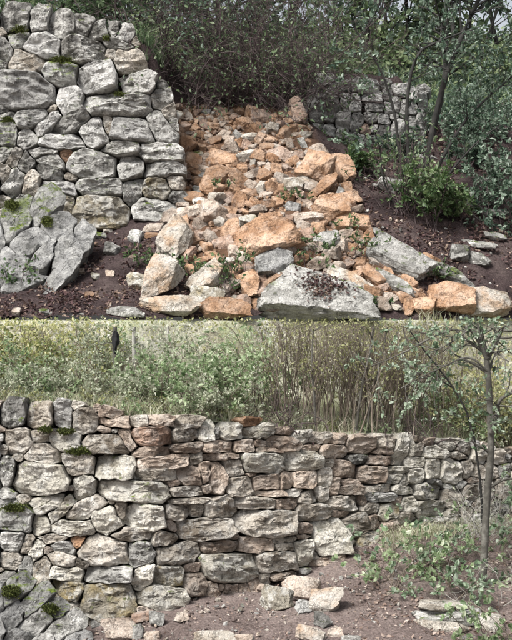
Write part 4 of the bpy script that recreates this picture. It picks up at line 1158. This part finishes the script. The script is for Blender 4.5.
# undergrowth carpet beyond the far wall
def grass(name, pts, hgt, rng, mat, label, blades=1, wid=0.012, kind='stuff', spread=0.35):
    V, Fq, A = [], [], []
    pts = np.repeat(np.asarray(pts), blades, 0)
    n = len(pts)
    pts = pts + rng.normal(0, 0.02, (n, 3)) * np.array([1, 1, 0])
    h = hgt * rng.uniform(0.5, 1.2, n)
    d = rng.normal(0, spread, (n, 2)); bend = rng.normal(0, spread * 1.3, (n, 2))
    a = rng.uniform(0, np.pi, n); w = wid * rng.uniform(0.6, 1.2, n)
    sd = np.stack([np.cos(a) * w, np.sin(a) * w, 0 * a], -1)
    mid = pts + np.stack([d[:, 0] * h * .5, d[:, 1] * h * .5, h * .55], -1)
    tip = pts + np.stack([(d[:, 0] + bend[:, 0]) * h, (d[:, 1] + bend[:, 1]) * h, h], -1)
    VV = np.stack([pts - sd, pts + sd, mid + sd * .7, mid - sd * .7, tip], 1).reshape(-1, 3)
    i = (np.arange(n) * 5)[:, None]
    me = mesh_np(name, VV, [i + np.array([[0, 1, 2, 3]]), i + np.array([[3, 2, 4]])], False, None, np.repeat(np.clip(rng.normal(.5, .25, n), .02, .98), 5))
    return tag(obj(name, me, mat), label, 'grass', None, kind)
g_rng = np.random.default_rng(77)
X = g_rng.uniform(2.2, 6.5, 1100); Y = g_rng.uniform(21.5, 26, 1100)
grass('undergrowth', np.stack([X, Y, Hup(X, Y) - 0.02], -1), 0.30, g_rng, L_OAK, 'low green undergrowth on the slope beyond the tree', 3, 0.02)
rngu = np.random.default_rng(66)
nU = 34000
Yu = 21.9 + 14 * rngu.random(nU) ** 1.3; Xu = rngu.uniform(-0.36, 0.40, nU) * Yu * 0.75
hu = np.maximum(0.05, 0.55 + 0.5 * fbm(np.stack([Xu, Yu, 0 * Xu], -1) * 0.9, 2))
pu = np.stack([Xu, Yu, Hup(Xu, Yu) + hu * rngu.random(nU) ** 0.7 * np.where((Xu > 2.4) & (Yu < 24), 0.35, 1.2)], -1)
tag(obj('woodland_undergrowth', leaf_mesh('woodland_undergrowth', pu, rngu.normal(0, 1, (nU, 3)), 0.13 * rngu.uniform(0.6, 1.3, nU), rngu, 0.6), L_FAR), 'hazy green undergrowth filling the wood at the top', 'undergrowth', None, 'stuff')
X = g_rng.uniform(-4.2, -1.5, 1600); Y = g_rng.uniform(18.4, 21.5, 1600)
grass('grass_on_wall_top', np.stack([X, Y, Hup(X, Y) - 0.02], -1), 0.30, g_rng, L_BRUSH, 'short grass on the soil behind the standing wall', 3, 0.014)

# bleached fallen branch on the slope behind the tree
pl = Plant()
br = spline(px_path([(424, 118), (448, 114), (470, 113), (492, 114), (505, 109), (518, 111)], (22.0, 22.3)))
pl.tube(br, 0.028, 0.016, 6); pl.tube(spline(px_path([(478, 113), (492, 107), (500, 101)], (22.1, 22.0))), 0.014, 0.006, 5)
b_ = finish(pl, 'fallen_branch', P(424, 120, 22), 'bleached fallen branch lying across the slope behind the tree', 'branch', None, B_PALE, L_DEAD, np.random.default_rng(1), stem='wood')
# thin dead stick on the soil left of the heap
pl = Plant()
pl.tube(np.array([P(u, v, hit_up(u, v) - 0.03) for u, v in [(24, 291), (38, 287), (54, 284), (68, 280)]]), 0.012, 0.006, 5)
finish(pl, 'stick', P(24, 291, 15.7), 'thin dead stick on the dark soil below the cracked bedrock', 'stick', None, B_DARK, L_DEAD, np.random.default_rng(1), stem='wood')

# --- moss
mm, nt2 = nodes('moss'); gg = NT(nt2)
tcm = gg.n('ShaderNodeTexCoord')
bm_ = gg.n('ShaderNodeBsdfPrincipled', i_Roughness=1.0); gg.l(gg.ramp(gg.noise(tcm.outputs['Object'], 40.0, 5, 0.7), [(0.35, (0.06, 0.08, 0.015)), (0.65, (0.21, 0.25, 0.055))]), bm_.inputs['Base Color'])
bpm = gg.n('ShaderNodeBump', i_Strength=1.0, i_Distance=0.03); gg.l(gg.noise(tcm.outputs['Object'], 90.0, 5, 0.8), bpm.inputs['Height']); gg.l(bpm.outputs[0], bm_.inputs['Normal'])
gg.l(bm_.outputs[0], gg.n('ShaderNodeOutputMaterial').inputs[0])
for i, (u, v, w, h, sf, off, lab) in enumerate([(21, 31, 15, 6, surfUL, 0.10, 'bright moss cushion near the top left of the standing wall'), (63, 61, 20, 5, surfUL, 0.10, 'moss cushion on a stone halfway along the standing wall top'), (107, 39, 7, 5, surfUL, 0.08, 'small round moss cushion near the top of the standing wall'),
        (121, 95, 13, 4, surfUL, 0.10, 'thin moss cushion on the long slab of the standing wall'), (9, 120, 12, 5, surfUL, 0.06, 'moss cushion at the left border of the standing wall'), (12, 206, 16, 10, surfO, 0.12, 'moss on the upper left of the cracked bedrock'), (48, 222, 12, 9, surfO, 0.08, 'moss in a crack of the bedrock below the standing wall'),
        (47, 429, 11, 5, surfL, 0.08, 'yellow-green moss cushion near the top left of the rebuilt wall'), (68, 431, 16, 4, surfL, 0.08, 'thin moss cushion under the upright coping stone'), (80, 451, 24, 5, surfL, 0.06, 'moss along the top of a square stone in the rebuilt wall'), (17, 507, 24, 5, surfL, 0.08, 'moss on a big block at the left border of the rebuilt wall'),
        (13, 590, 18, 9, surfO2, 0.09, 'moss on the upper left of the pale bedrock'), (52, 608, 14, 7, surfO2, 0.06, 'moss in a crack of the pale bedrock')]):
    rm = np.random.default_rng(1200 + i)
    nm_ = int(22 * w * h)
    q = rm.normal(0, 0.42, (nm_, 2)); q = q[(fbm(np.stack([q[:, 0] * 3, q[:, 1] * 2, np.full(len(q), i * 7.0)], -1), 2) > -0.25)]
    c = sf(np.array(float(u)), np.array(float(v))); mp = c[1] / F
    sfp = sf(u + q[:, 0] * w * 0.5, v + q[:, 1] * h * 0.5) - c + np.array([0, -off, 0.0]) + rm.normal(0, 0.012, (len(q), 3))
    me = leaf_mesh('moss_cushion', sfp, rm.normal(0, 0.6, (len(q), 3)) + np.array([0, -0.7, 0.6]), 0.019 * rm.uniform(0.6, 1.3, len(q)), rm, 0.7)
    tag(obj('moss_cushion', me, mm, None, c), lab, 'moss', 'moss cushions')

# --- weeds in the rubble
WE = dict(lv=[(4, 0.2, 0.02, 4, 0.6, 0.7), (3, 0.25, 0.0, 0, 0, 0)], leaves=(3, 7), size=0.058, start=0.2, sides=[3, 3, 3], taper=0.5)
for k, (u, v, hgt, n, lab) in enumerate([(232, 296, 0.36, 9, 'green weed beside the fresh orange block'), (241, 274, 0.30, 6, 'green weed left of the biggest orange block'), (205, 279, 0.24, 5, 'green weed under the white wedge slab'),
        (185, 275, 0.28, 6, 'green weed right of the long beige slab'), (322, 254, 0.24, 6, 'green weed under the pale grey stone'), (306, 268, 0.22, 5, 'bright green weed behind the broad grey boulder'),
        (356, 256, 0.32, 7, 'green weed left of the tilted pale slab'), (374, 308, 0.22, 5, 'green weed at the front edge right of the broad boulder'), (437, 281, 0.24, 6, 'green weed beside the dark log-shaped stone'),
        (298, 200, 0.18, 4, 'small weed in the middle right of the heap'), (136, 267, 0.26, 6, 'green weed above the rounded yellowish stone'), (18, 288, 0.30, 8, 'green weed below the cracked bedrock'),
        (225, 188, 0.16, 4, 'small weed in the left middle of the heap'), (343, 232, 0.22, 5, 'dark green weed beside the rounded orange block'), (345, 150, 0.3, 6, 'green weed at the foot of the far wall')]):
    Yh = hit_up(u, v)
    shrub('weed', P(u, v, Yh - 0.05), n, hgt * 1.25, 0.5, WE, lab, 'plant', 'green weeds on the upper slope', B_DARK, L_WEED, 300 + k, 0.005, 0.55, foot=0.06)

# --- leaf litter
def litter(name, n, box, hitf, size, mat, label, seed, skip=None):
    rng = np.random.default_rng(seed)
    pos = []
    while len(pos) < n:
        u, v = rng.uniform(box[0], box[1]), rng.uniform(box[2], box[3])
        if skip and skip(u, v): continue
        if fbm(np.array([u * 0.03, v * 0.06, seed]), 2) < rng.uniform(-0.9, 0.35): continue
        Y = hitf(u, v); p = P(u, v, Y); p[2] += 0.012
        pos.append(p)
    pos = np.array(pos)
    d = rng.normal(0, 1, (n, 3)) * np.array([1, 1, 0.45]) + np.array([0, 0, 0.1])
    me = leaf_mesh(name, pos, d, size * rng.uniform(0.5, 1.3, n), rng, 0.6, 0.3)
    return tag(obj(name, me, mat), label, 'leaves', None, 'stuff')
litter('leaf_litter', 11000, (-10, 522, 118, 317), hit_up, 0.058, L_DEAD, 'dark purple-brown leaf litter on the slope soil', 41, lambda u, v: heap_l(v) < u < heap_r(v) or (u < 170 and v < 226))
litter('leaf_litter', 1300, (355, 520, 525, 650), hit_low, 0.045, L_DEAD2, 'dry tan leaves and twigs on the bank below the rebuilt wall', 42, lambda u, v: v < botL(u))
litter('leaf_litter', 500, (80, 360, 560, 650), hit_low, 0.03, L_DEAD2, 'sparse dry leaves on the bare earth path', 43, lambda u, v: v < botL(u) + 3)

from mathutils.bvhtree import BVHTree
bo = next(o for o in COL.objects if o.get('label', '').startswith('broad grey boulder'))
bvh = BVHTree.FromPolygons([bo.location + v.co for v in bo.data.vertices], [tuple(p.vertices) for p in bo.data.polygons])
rl = np.random.default_rng(91); lp = []
for _ in range(420):
    u, v = rl.normal(322, 14), rl.normal(283, 8)
    d = Vector(P(u, v, 1.0)).normalized()
    h_ = bvh.ray_cast(Vector((0, 0, 0)), d)
    if h_[0] is not None: lp.append(np.array(h_[0] + h_[1] * 0.012))
lp = np.array(lp)
tag(obj('leaf_litter', leaf_mesh('leaf_litter', lp, rl.normal(0, 1, (len(lp), 3)) * np.array([1, .7, .6]), 0.05 * rl.uniform(0.5, 1.2, len(lp)), rl, 0.6, 0.3), L_DEAD), 'purple-brown leaves caught on the broad grey boulder', 'leaves', None, 'stuff')

# ------------------------------------------------------------------ plants on the terrace behind the lower wall
def cap_low(V):
    """growth held just under the upper hillside's edge line"""
    V = V.copy()
    zc = -0.10
    over = V[:, 2] > zc
    V[over, 2] = zc + 0.10 * (1 - np.exp(-(V[over, 2] - zc) / 0.3))
    return V
def sp_(u, Y):
    X = (u - 256) * Y / F
    return np.array([X, Y, float(Zstrip(np.array(X), np.array(Y)))])

YB = dict(lv=[(6, 0.14, 0.02, 8, 0.5, 0.8), (4, 0.2, 0.0, 5, 0.5, 0.8), (3, 0.25, 0, 0, 0, 0)], leaves=(3, 6), size=0.05, start=0.2, sides=[4, 3, 3])
for k, (u, Y, hgt, m, lab) in enumerate([(8, 13.7, 0.85, L_YEL, 'yellow-green bush at the left border above the rebuilt wall'), (45, 13.8, 0.95, L_YEL, 'large yellow-green bush above the left of the rebuilt wall'),
        (80, 13.75, 0.8, L_YEL, 'yellow-green bush left of the hanging black cloth'), (-22, 13.7, 0.9, L_YEL, 'yellow-green bush mostly outside the left border'), (62, 14.2, 0.9, L_TINY, 'yellow bush at the back of the planted terrace'),
        (140, 14.0, 0.55, L_PALE, 'low grey-green bush between the thin pale trunks'), (20, 12.9, 0.42, L_PALE, 'low grey-green bush on the left end of the rebuilt wall'), (62, 12.9, 0.42, L_PALE, 'low grey-green bush above the upright coping stone'),
        (105, 12.95, 0.46, L_PALE, 'low grey-green bush left of the leafy green shrub'), (40, 12.8, 0.40, L_GREEN, 'low green bush behind the dark coping stones'), (85, 13.3, 0.55, L_PALE, 'grey-green bush in front of the large yellow-green ones'),
        (-5, 13.0, 0.46, L_PALE, 'low grey-green bush at the left border'), (128, 13.0, 0.45, L_PALE, 'low grey-green bush beside the fresh green shrubs'), (25, 13.3, 0.55, L_GREEN, 'green bush half way back at the left border'), (222, 12.95, 0.36, L_PALE, 'low pale bush above the grey coping stones'),
        (185, 12.75, 0.36, L_PALE, 'low pale bush just behind the buff coping stones'), (112, 14.3, 0.8, L_GREEN, 'tall green bush behind the black cloth')]):
    shrub('leafy_bush', sp_(u, Y), 6, hgt, 0.5, dict(YB, size=0.046 if m is L_YEL else 0.036, leaves=(3, 6) if m is L_YEL else (4, 8)), lab, 'bush', 'bushes on the planted terrace', B_TAN, m, 400 + k, 0.010, 0.6, cap_low, foot=0.18)
for k, (u, Y, hgt, lab) in enumerate([(150, 13.0, 0.62, 'fresh green shrub above the reddish coping stones'), (178, 13.1, 0.72, 'tall fresh green shrub left of the middle of the terrace'), (206, 13.2, 0.78, 'fresh green shrub right of the tallest green one'),
        (236, 13.4, 0.85, 'fresh green shrub above the small orange coping stone'), (262, 13.9, 0.95, 'fresh green shrub behind the pile of dead twigs'), (195, 14.0, 0.8, 'pale green shrub at the back of the terrace')]):
    shrub('green_shrub', sp_(u, Y), 6, hgt, 0.42, dict(YB, size=0.052, leaves=(2, 6)), lab, 'bush', 'green shrubs on the planted terrace', B_TAN, L_GREEN if k != 5 else L_PALE, 420 + k, 0.009, 0.62, cap_low, foot=0.14)
SC = dict(lv=[(4, 0.25, 0.0, 6, 0.6, 0.8), (3, 0.3, 0.0, 0, 0, 0)], leaves=(4, 8), size=0.034, start=0.1, sides=[3, 3, 3])
for k, u in enumerate(list(range(-20, 262, 16)) + [300, 330, 352, 380, 425, 455, 490]):
    X_ = (u - 256) * 12.8 / F
    Y_ = float(Ylow(np.array(X_))) + 0.46 + 0.10 * (k % 3)
    b_ = np.array([X_, Y_, float(Zstrip(np.array(X_), np.array(Y_)))])
    shrub('wall_top_scrub', b_, 9, 0.26 if u < 262 else 0.18, 0.8, SC, 'low fuzzy scrub tuft hugging the top of the rebuilt wall', 'plant', 'scrub tufts along the rebuilt wall top', B_TAN, [L_PALE, L_GREEN, L_PALE, L_TINY][k % 4], 480 + k, 0.006, 0.6, cap_low, foot=0.12)
for k, (u, Y, hgt, m, lab) in enumerate([(448, 14.9, 0.95, L_TINY, 'yellowish bush behind the leaning sapling'), (478, 15.0, 1.0, L_YEL, 'yellowish bush behind the slender grey tree'), (508, 15.1, 1.0, L_TINY, 'yellowish bush at the right border of the terrace'), (498, 14.8, 0.7, L_PALE, 'pale bush low at the right border of the terrace'), (466, 14.6, 0.6, L_GREEN, 'green bush behind the pale end of the wall'), (530, 14.9, 0.9, L_YEL, 'yellow bush cut by the right border')]):
    shrub('leafy_bush', sp_(u, Y), 8, hgt, 0.45, dict(YB, size=0.044), lab, 'bush', 'bushes on the planted terrace', B_TAN, m, 640 + k, 0.010, 0.6, cap_low, foot=0.2)
# slender upright stems
ST = dict(lv=[(7, 0.06, 0.02, 7, 0.40, 0.40), (5, 0.12, 0.04, 3, 0.45, 0.5), (3, 0.2, 0, 0, 0, 0)], leaves=(1, 3), size=0.034, start=0.25, sides=[5, 3, 3])
for k, (u, Y, n, lab) in enumerate([(290, 13.5, 13, 'clump of slender brown stems right of the dead twigs'), (315, 13.7, 14, 'clump of slender brown stems above the pale coping stones'), (340, 13.8, 15, 'clump of slender brown stems in the middle of the thicket'),
        (365, 13.95, 15, 'dense clump of slender brown stems above the square pink stone'), (390, 14.1, 15, 'clump of slender brown stems near the white upright stone'), (415, 14.25, 14, 'clump of slender brown stems leaning right at the end of the thicket'),
        (328, 14.4, 12, 'clump of slender brown stems at the back left of the thicket'), (378, 14.6, 12, 'clump of slender brown stems at the back right of the thicket'), (440, 14.7, 10, 'clump of slender stems behind the leaning branch')]):
    shrub('stem_thicket', sp_(u, Y), n + 5, 1.35, 0.18, ST, lab, 'bush', 'slender stemmed shrubs on the planted terrace', B_TAN, L_TINY, 440 + k, 0.0095, 0.6, cap_low, foot=0.22, lean=(0.05, 0))
# dead twig pile
DT = dict(lv=[(5, 0.25, -0.06, 5, 0.6, 0.9), (4, 0.3, -0.02, 0, 0, 0)], leaves=(0, 1), size=0.03, start=0.1, sides=[4, 3, 3])
shrub('dead_brush', sp_(272, 13.3), 34, 0.52, 0.8, DT, 'pile of dark dead twigs on the terrace behind the coping', 'bush', None, B_DARK, L_DEAD, 460, 0.008, 0.5, foot=0.22)
shrub('dead_brush', sp_(418, 14.0), 26, 0.50, 0.8, DT, 'tangle of brown dead twigs behind the white upright stone', 'bush', None, B_DARK, L_DEAD, 461, 0.007, 0.5, foot=0.2)
# three thicker stems
for k, (pts, Y, r, lab) in enumerate([([(316, 432), (315, 400), (312, 365), (313, 323)], (13.4, 13.4), 0.015, 'thick dark stem rising behind the middle of the wall'), ([(355, 430), (361, 395), (368, 360), (374, 324)], (13.6, 13.7), 0.018, 'thick slanting stem in the right part of the thicket'),
        ([(366, 430), (372, 400), (380, 365), (388, 325)], (13.7, 13.8), 0.014, 'second slanting stem, right of the thick slanting one')]):
    stem_tree('bare_stem', P(*pts[0], Y[0]), [(pts, Y, r, r * 0.6)], lab, 'tree', B_GREY, L_TINY, 470 + k, dict(len=0.3, lv=[(4, 0.2, 0.02, 3, 0.5, 0.6), (3, 0.2, 0, 0, 0, 0)], leaves=(2, 4), size=0.04, start=0.2), 0.6, cap_low, twig_n=6)
# thin pale trunks and the hanging black cloth
for k, (u, Y, r, lab) in enumerate([(114, 13.45, 0.030, 'thin grey trunk carrying the black cloth'), (133, 13.7, 0.026, 'pale trunk right of the black cloth'), (98, 14.4, 0.022, 'pale trunk left of the black cloth'), (167, 14.4, 0.02, 'pale thin trunk behind the green shrubs')]):
    b0 = sp_(u, Y)
    top = P(u + 1, 322, Y)
    pts3 = np.array([b0, b0 * 0.6 + top * 0.4 + np.array([0.01, 0, 0]), b0 * 0.3 + top * 0.7, top])
    pl = Plant(); pl.tube(spline(pts3), r, r * 0.75, 8)
    rngk = np.random.default_rng(k)
    for c in range(5):
        q = b0 + (top - b0) * rngk.uniform(0.55, 0.95)
        grow(pl, rngk, q, rngk.normal(0, 1, 3) + np.array([0, 0, .6]), 0.25, 0.006, 0, dict(lv=[(4, 0.2, 0, 3, 0.5, 0.7), (3, 0.2, 0, 0, 0, 0)], leaves=(3, 6), size=0.05))
    finish(pl, 'thin_tree', b0, lab, 'tree', 'thin trunks on the planted terrace', B_PALE if k else B_GREY, L_PALE, rngk, 0.6, cap_low, 'trunk', 'crown')
mcl, nt_ = nodes('black_cloth'); gg = NT(nt_)
bb = gg.n('ShaderNodeBsdfPrincipled', i_Roughness=0.9); bb.inputs['Base Color'].default_value = (0.012, 0.012, 0.014, 1)
tcn = gg.n('ShaderNodeTexCoord'); bpn = gg.n('ShaderNodeBump', i_Strength=0.5, i_Distance=0.01); gg.l(gg.noise(tcn.outputs['Object'], 30), bpn.inputs['Height']); gg.l(bpn.outputs[0], bb.inputs['Normal'])
gg.l(bb.outputs[0], gg.n('ShaderNodeOutputMaterial').inputs[0])
hh = np.linspace(0, 1, 18); an = np.linspace(0, 2 * np.pi, 20, endpoint=False)
Vc = []
for t in hh:
    wl = np.interp(t, [0, .08, .2, .55, .68, .85, 1], [0.010, 0.022, 0.036, 0.034, 0.020, 0.016, 0.010])
    wr = np.interp(t, [0, .08, .2, .45, .60, .62, 1], [0.010, 0.030, 0.040, 0.046, 0.044, 0.016, 0.008])
    wd = np.where(np.cos(an) < 0, wl, wr)
    fold = 1 + 0.18 * np.sin(an * 5 + t * 4)
    Vc.append(np.stack([np.cos(an) * wd * fold, np.sin(an) * 0.03 * fold, np.full(20, -t * 0.26)], -1))
Vc = np.concatenate(Vc); Vc = Vc + 0.007 * np.stack([fbm(Vc * 28 + o, 3) for o in (0, 9, 18)], -1)
ii = np.arange(18 * 20).reshape(18, 20)
Fcl = np.stack([ii[:-1], np.roll(ii[:-1], -1, 1), np.roll(ii[1:], -1, 1), ii[1:]], -1).reshape(-1, 4)
tag(obj('black_cloth', mesh_np('black_cloth', Vc, Fcl), mcl, None, P(115, 331, 13.38)), 'black cloth hanging on a thin grey trunk above the wall', 'cloth')

# grass along the wall top
def strip_pts(n, u0, u1, d0, d1, rng):
    X = (rng.uniform(u0, u1, n) - 256) * 12.9 / F
    Y = Ylow(X) + 0.33 + rng.uniform(d0, d1, n)
    return np.stack([X, Y, Zstrip(X, Y) - 0.02], -1)
grass('dry_grass', strip_pts(2600, -40, 290, 0.0, 1.6, g_rng), 0.20, g_rng, L_GRASS, 'pale dry grass along the top of the rebuilt wall', 3, 0.006)
grass('dry_grass', strip_pts(1500, 280, 560, 0.0, 1.5, g_rng), 0.20, g_rng, L_GRASS, 'thin dry grass under the slender stems', 3, 0.005)

# bank creepers: leaf cover on the face under the hillside edge
rngb = np.random.default_rng(55)
pos, dd, ss = [], [], []
for _ in range(5000):
    x = rngb.uniform(-4.0, 4.4); ye = float(Yedge(np.array(x))); yl = float(Ylow(np.array(x)))
    t = rngb.uniform(0.72, 0.998); y = (yl + .35) + t * (ye - yl - .35)
    z = float(0)
    pos.append((x, y, z)); dd.append(rngb.normal(0, 1, 3) + np.array([0, -0.6, -0.1])); ss.append(0.042 * rngb.uniform(0.6, 1.3))
pos = np.array(pos); pos[:, 2] = Zstrip(pos[:, 0], pos[:, 1]) + rngb.uniform(-0.02, 0.03, len(pos))
pos[:, 1] -= rngb.uniform(0, 0.16, len(pos))
tag(obj('bank_creeper', leaf_mesh('bank_creeper', pos, np.array(dd), np.array(ss), rngb, 0.6), L_TINY), 'pale creeping leaves covering the bank under the hillside edge', 'plant', None, 'stuff')

# --- small tree at the lower right, its leaning stem, brambles
TW2 = dict(len=0.42, lv=[(5, 0.18, 0.0, 4, 0.55, 0.7), (4, 0.22, -0.03, 0, 0, 0)], leaves=(6, 11), size=0.045, start=0.2, sides=[4, 3, 3])
Yt = hit_low(482, 588)
stems = [([(482, 592), (484, 555), (486, 515), (490, 470), (491, 430), (489, 395), (487, 362), (487, 352)], (Yt, Yt - .1), 0.043, 0.030),
         ([(487, 358), (480, 342), (472, 330), (464, 323)], (Yt - .1, Yt - .2), 0.027, 0.016), ([(487, 356), (483, 340), (480, 330), (476, 323)], (Yt - .1, Yt), 0.027, 0.016), ([(488, 358), (495, 343), (501, 332), (507, 323)], (Yt - .1, Yt), 0.027, 0.016),
         ([(491, 432), (497, 415), (500, 400), (512, 392)], (Yt - .1, Yt - .3), 0.028, 0.014),
         ([(488, 372), (470, 358), (446, 366), (420, 378), (400, 388)], (Yt - .1, Yt - .4), 0.012, 0.005),
         ([(470, 326), (440, 334), (412, 348), (390, 358), (372, 365)], (Yt - .2, Yt - .5), 0.013, 0.005),
         ([(470, 330), (448, 345), (430, 352)], (Yt - .2, Yt - .6), 0.010, 0.005)]
stem_tree('small_tree', P(482, 592, Yt), stems, 'slender grey tree at the lower right in front of the rebuilt wall', 'tree', B_GREY, L_BLUE, 501, TW2, 0.7, cap_low, twig_n=[9, 7, 7, 8, 7, 6, 6, 5], tstart=0.25)
Ys = hit_low(483, 534)
stem_tree('leaning_sapling', P(483, 534, Ys), [([(483, 536), (482, 505), (479, 470), (472, 430), (460, 400), (440, 370), (420, 345), (405, 325)], (Ys, 13.0), 0.016, 0.007), ([(452, 388), (436, 380), (420, 378)], (13.3, 12.9), 0.008, 0.004)],
          'thin dark sapling leaning left across the slender stems', 'tree', B_OAK, L_BLUE, 502, dict(TW2, len=0.3), 0.75, cap_low, twig_n=6)
BRM = dict(lv=[(7, 0.12, -0.10, 6, 0.32, 0.7), (3, 0.2, 0.0, 0, 0, 0)], leaves=(4, 8), size=0.060, start=0.2, sides=[4, 3, 3], taper=0.5, leaf_from=0.6)
for k, (u, v, n, hgt, lab) in enumerate([(398, 585, 10, 0.75, 'green bramble leftmost on the bank at the lower right'), (425, 575, 11, 0.8, 'green bramble in the middle of the lower right bank'), (462, 570, 13, 0.85, 'green bramble at the foot of the slender tree'),
        (495, 560, 13, 0.9, 'green bramble at the right border of the bank'), (492, 640, 12, 0.6, 'bramble over the layered ledge in the bottom right corner'), (440, 600, 8, 0.6, 'small bramble just above the layered ledge')]):
    Yb = hit_low(u, min(v, 640))
    shrub('bramble', P(u, v, Yb), n, hgt, 0.75, BRM, lab, 'bush', 'brambles on the lower right bank', B_TAN, L_BLUE if k % 2 else L_GREEN, 520 + k, 0.006, 0.72, foot=0.1, lean=(0, -0.35))
for k, (u, v, n, lab) in enumerate([(475, 510, 16, 'tangle of dry grey twigs in front of the pale end of the wall'), (505, 520, 16, 'tangle of dry grey twigs at the right border'), (500, 600, 12, 'dry twigs beside the layered ledge')]):
    Yb = hit_low(u, max(v, 535)) - 0.15
    shrub('dry_twigs', P(u, max(v, 535), Yb), n, 0.75 if k < 2 else 0.5, 0.5, dict(DT, leaves=(0, 3), size=0.04), lab, 'bush', 'dry twigs on the lower right bank', B_PALE, L_PALE, 540 + k, 0.005, 0.5, foot=0.15)
X = g_rng.uniform(1.4, 3.4, 900); Yg = Ylow(X) - g_rng.uniform(0.0, 0.35, 900)
grass('bank_grass', np.stack([X, Yg, Hlow(X, Yg) - 0.02], -1), 0.14, g_rng, L_GRASS, 'tufts of pale grass at the foot of the pale wall end', 2, 0.006)
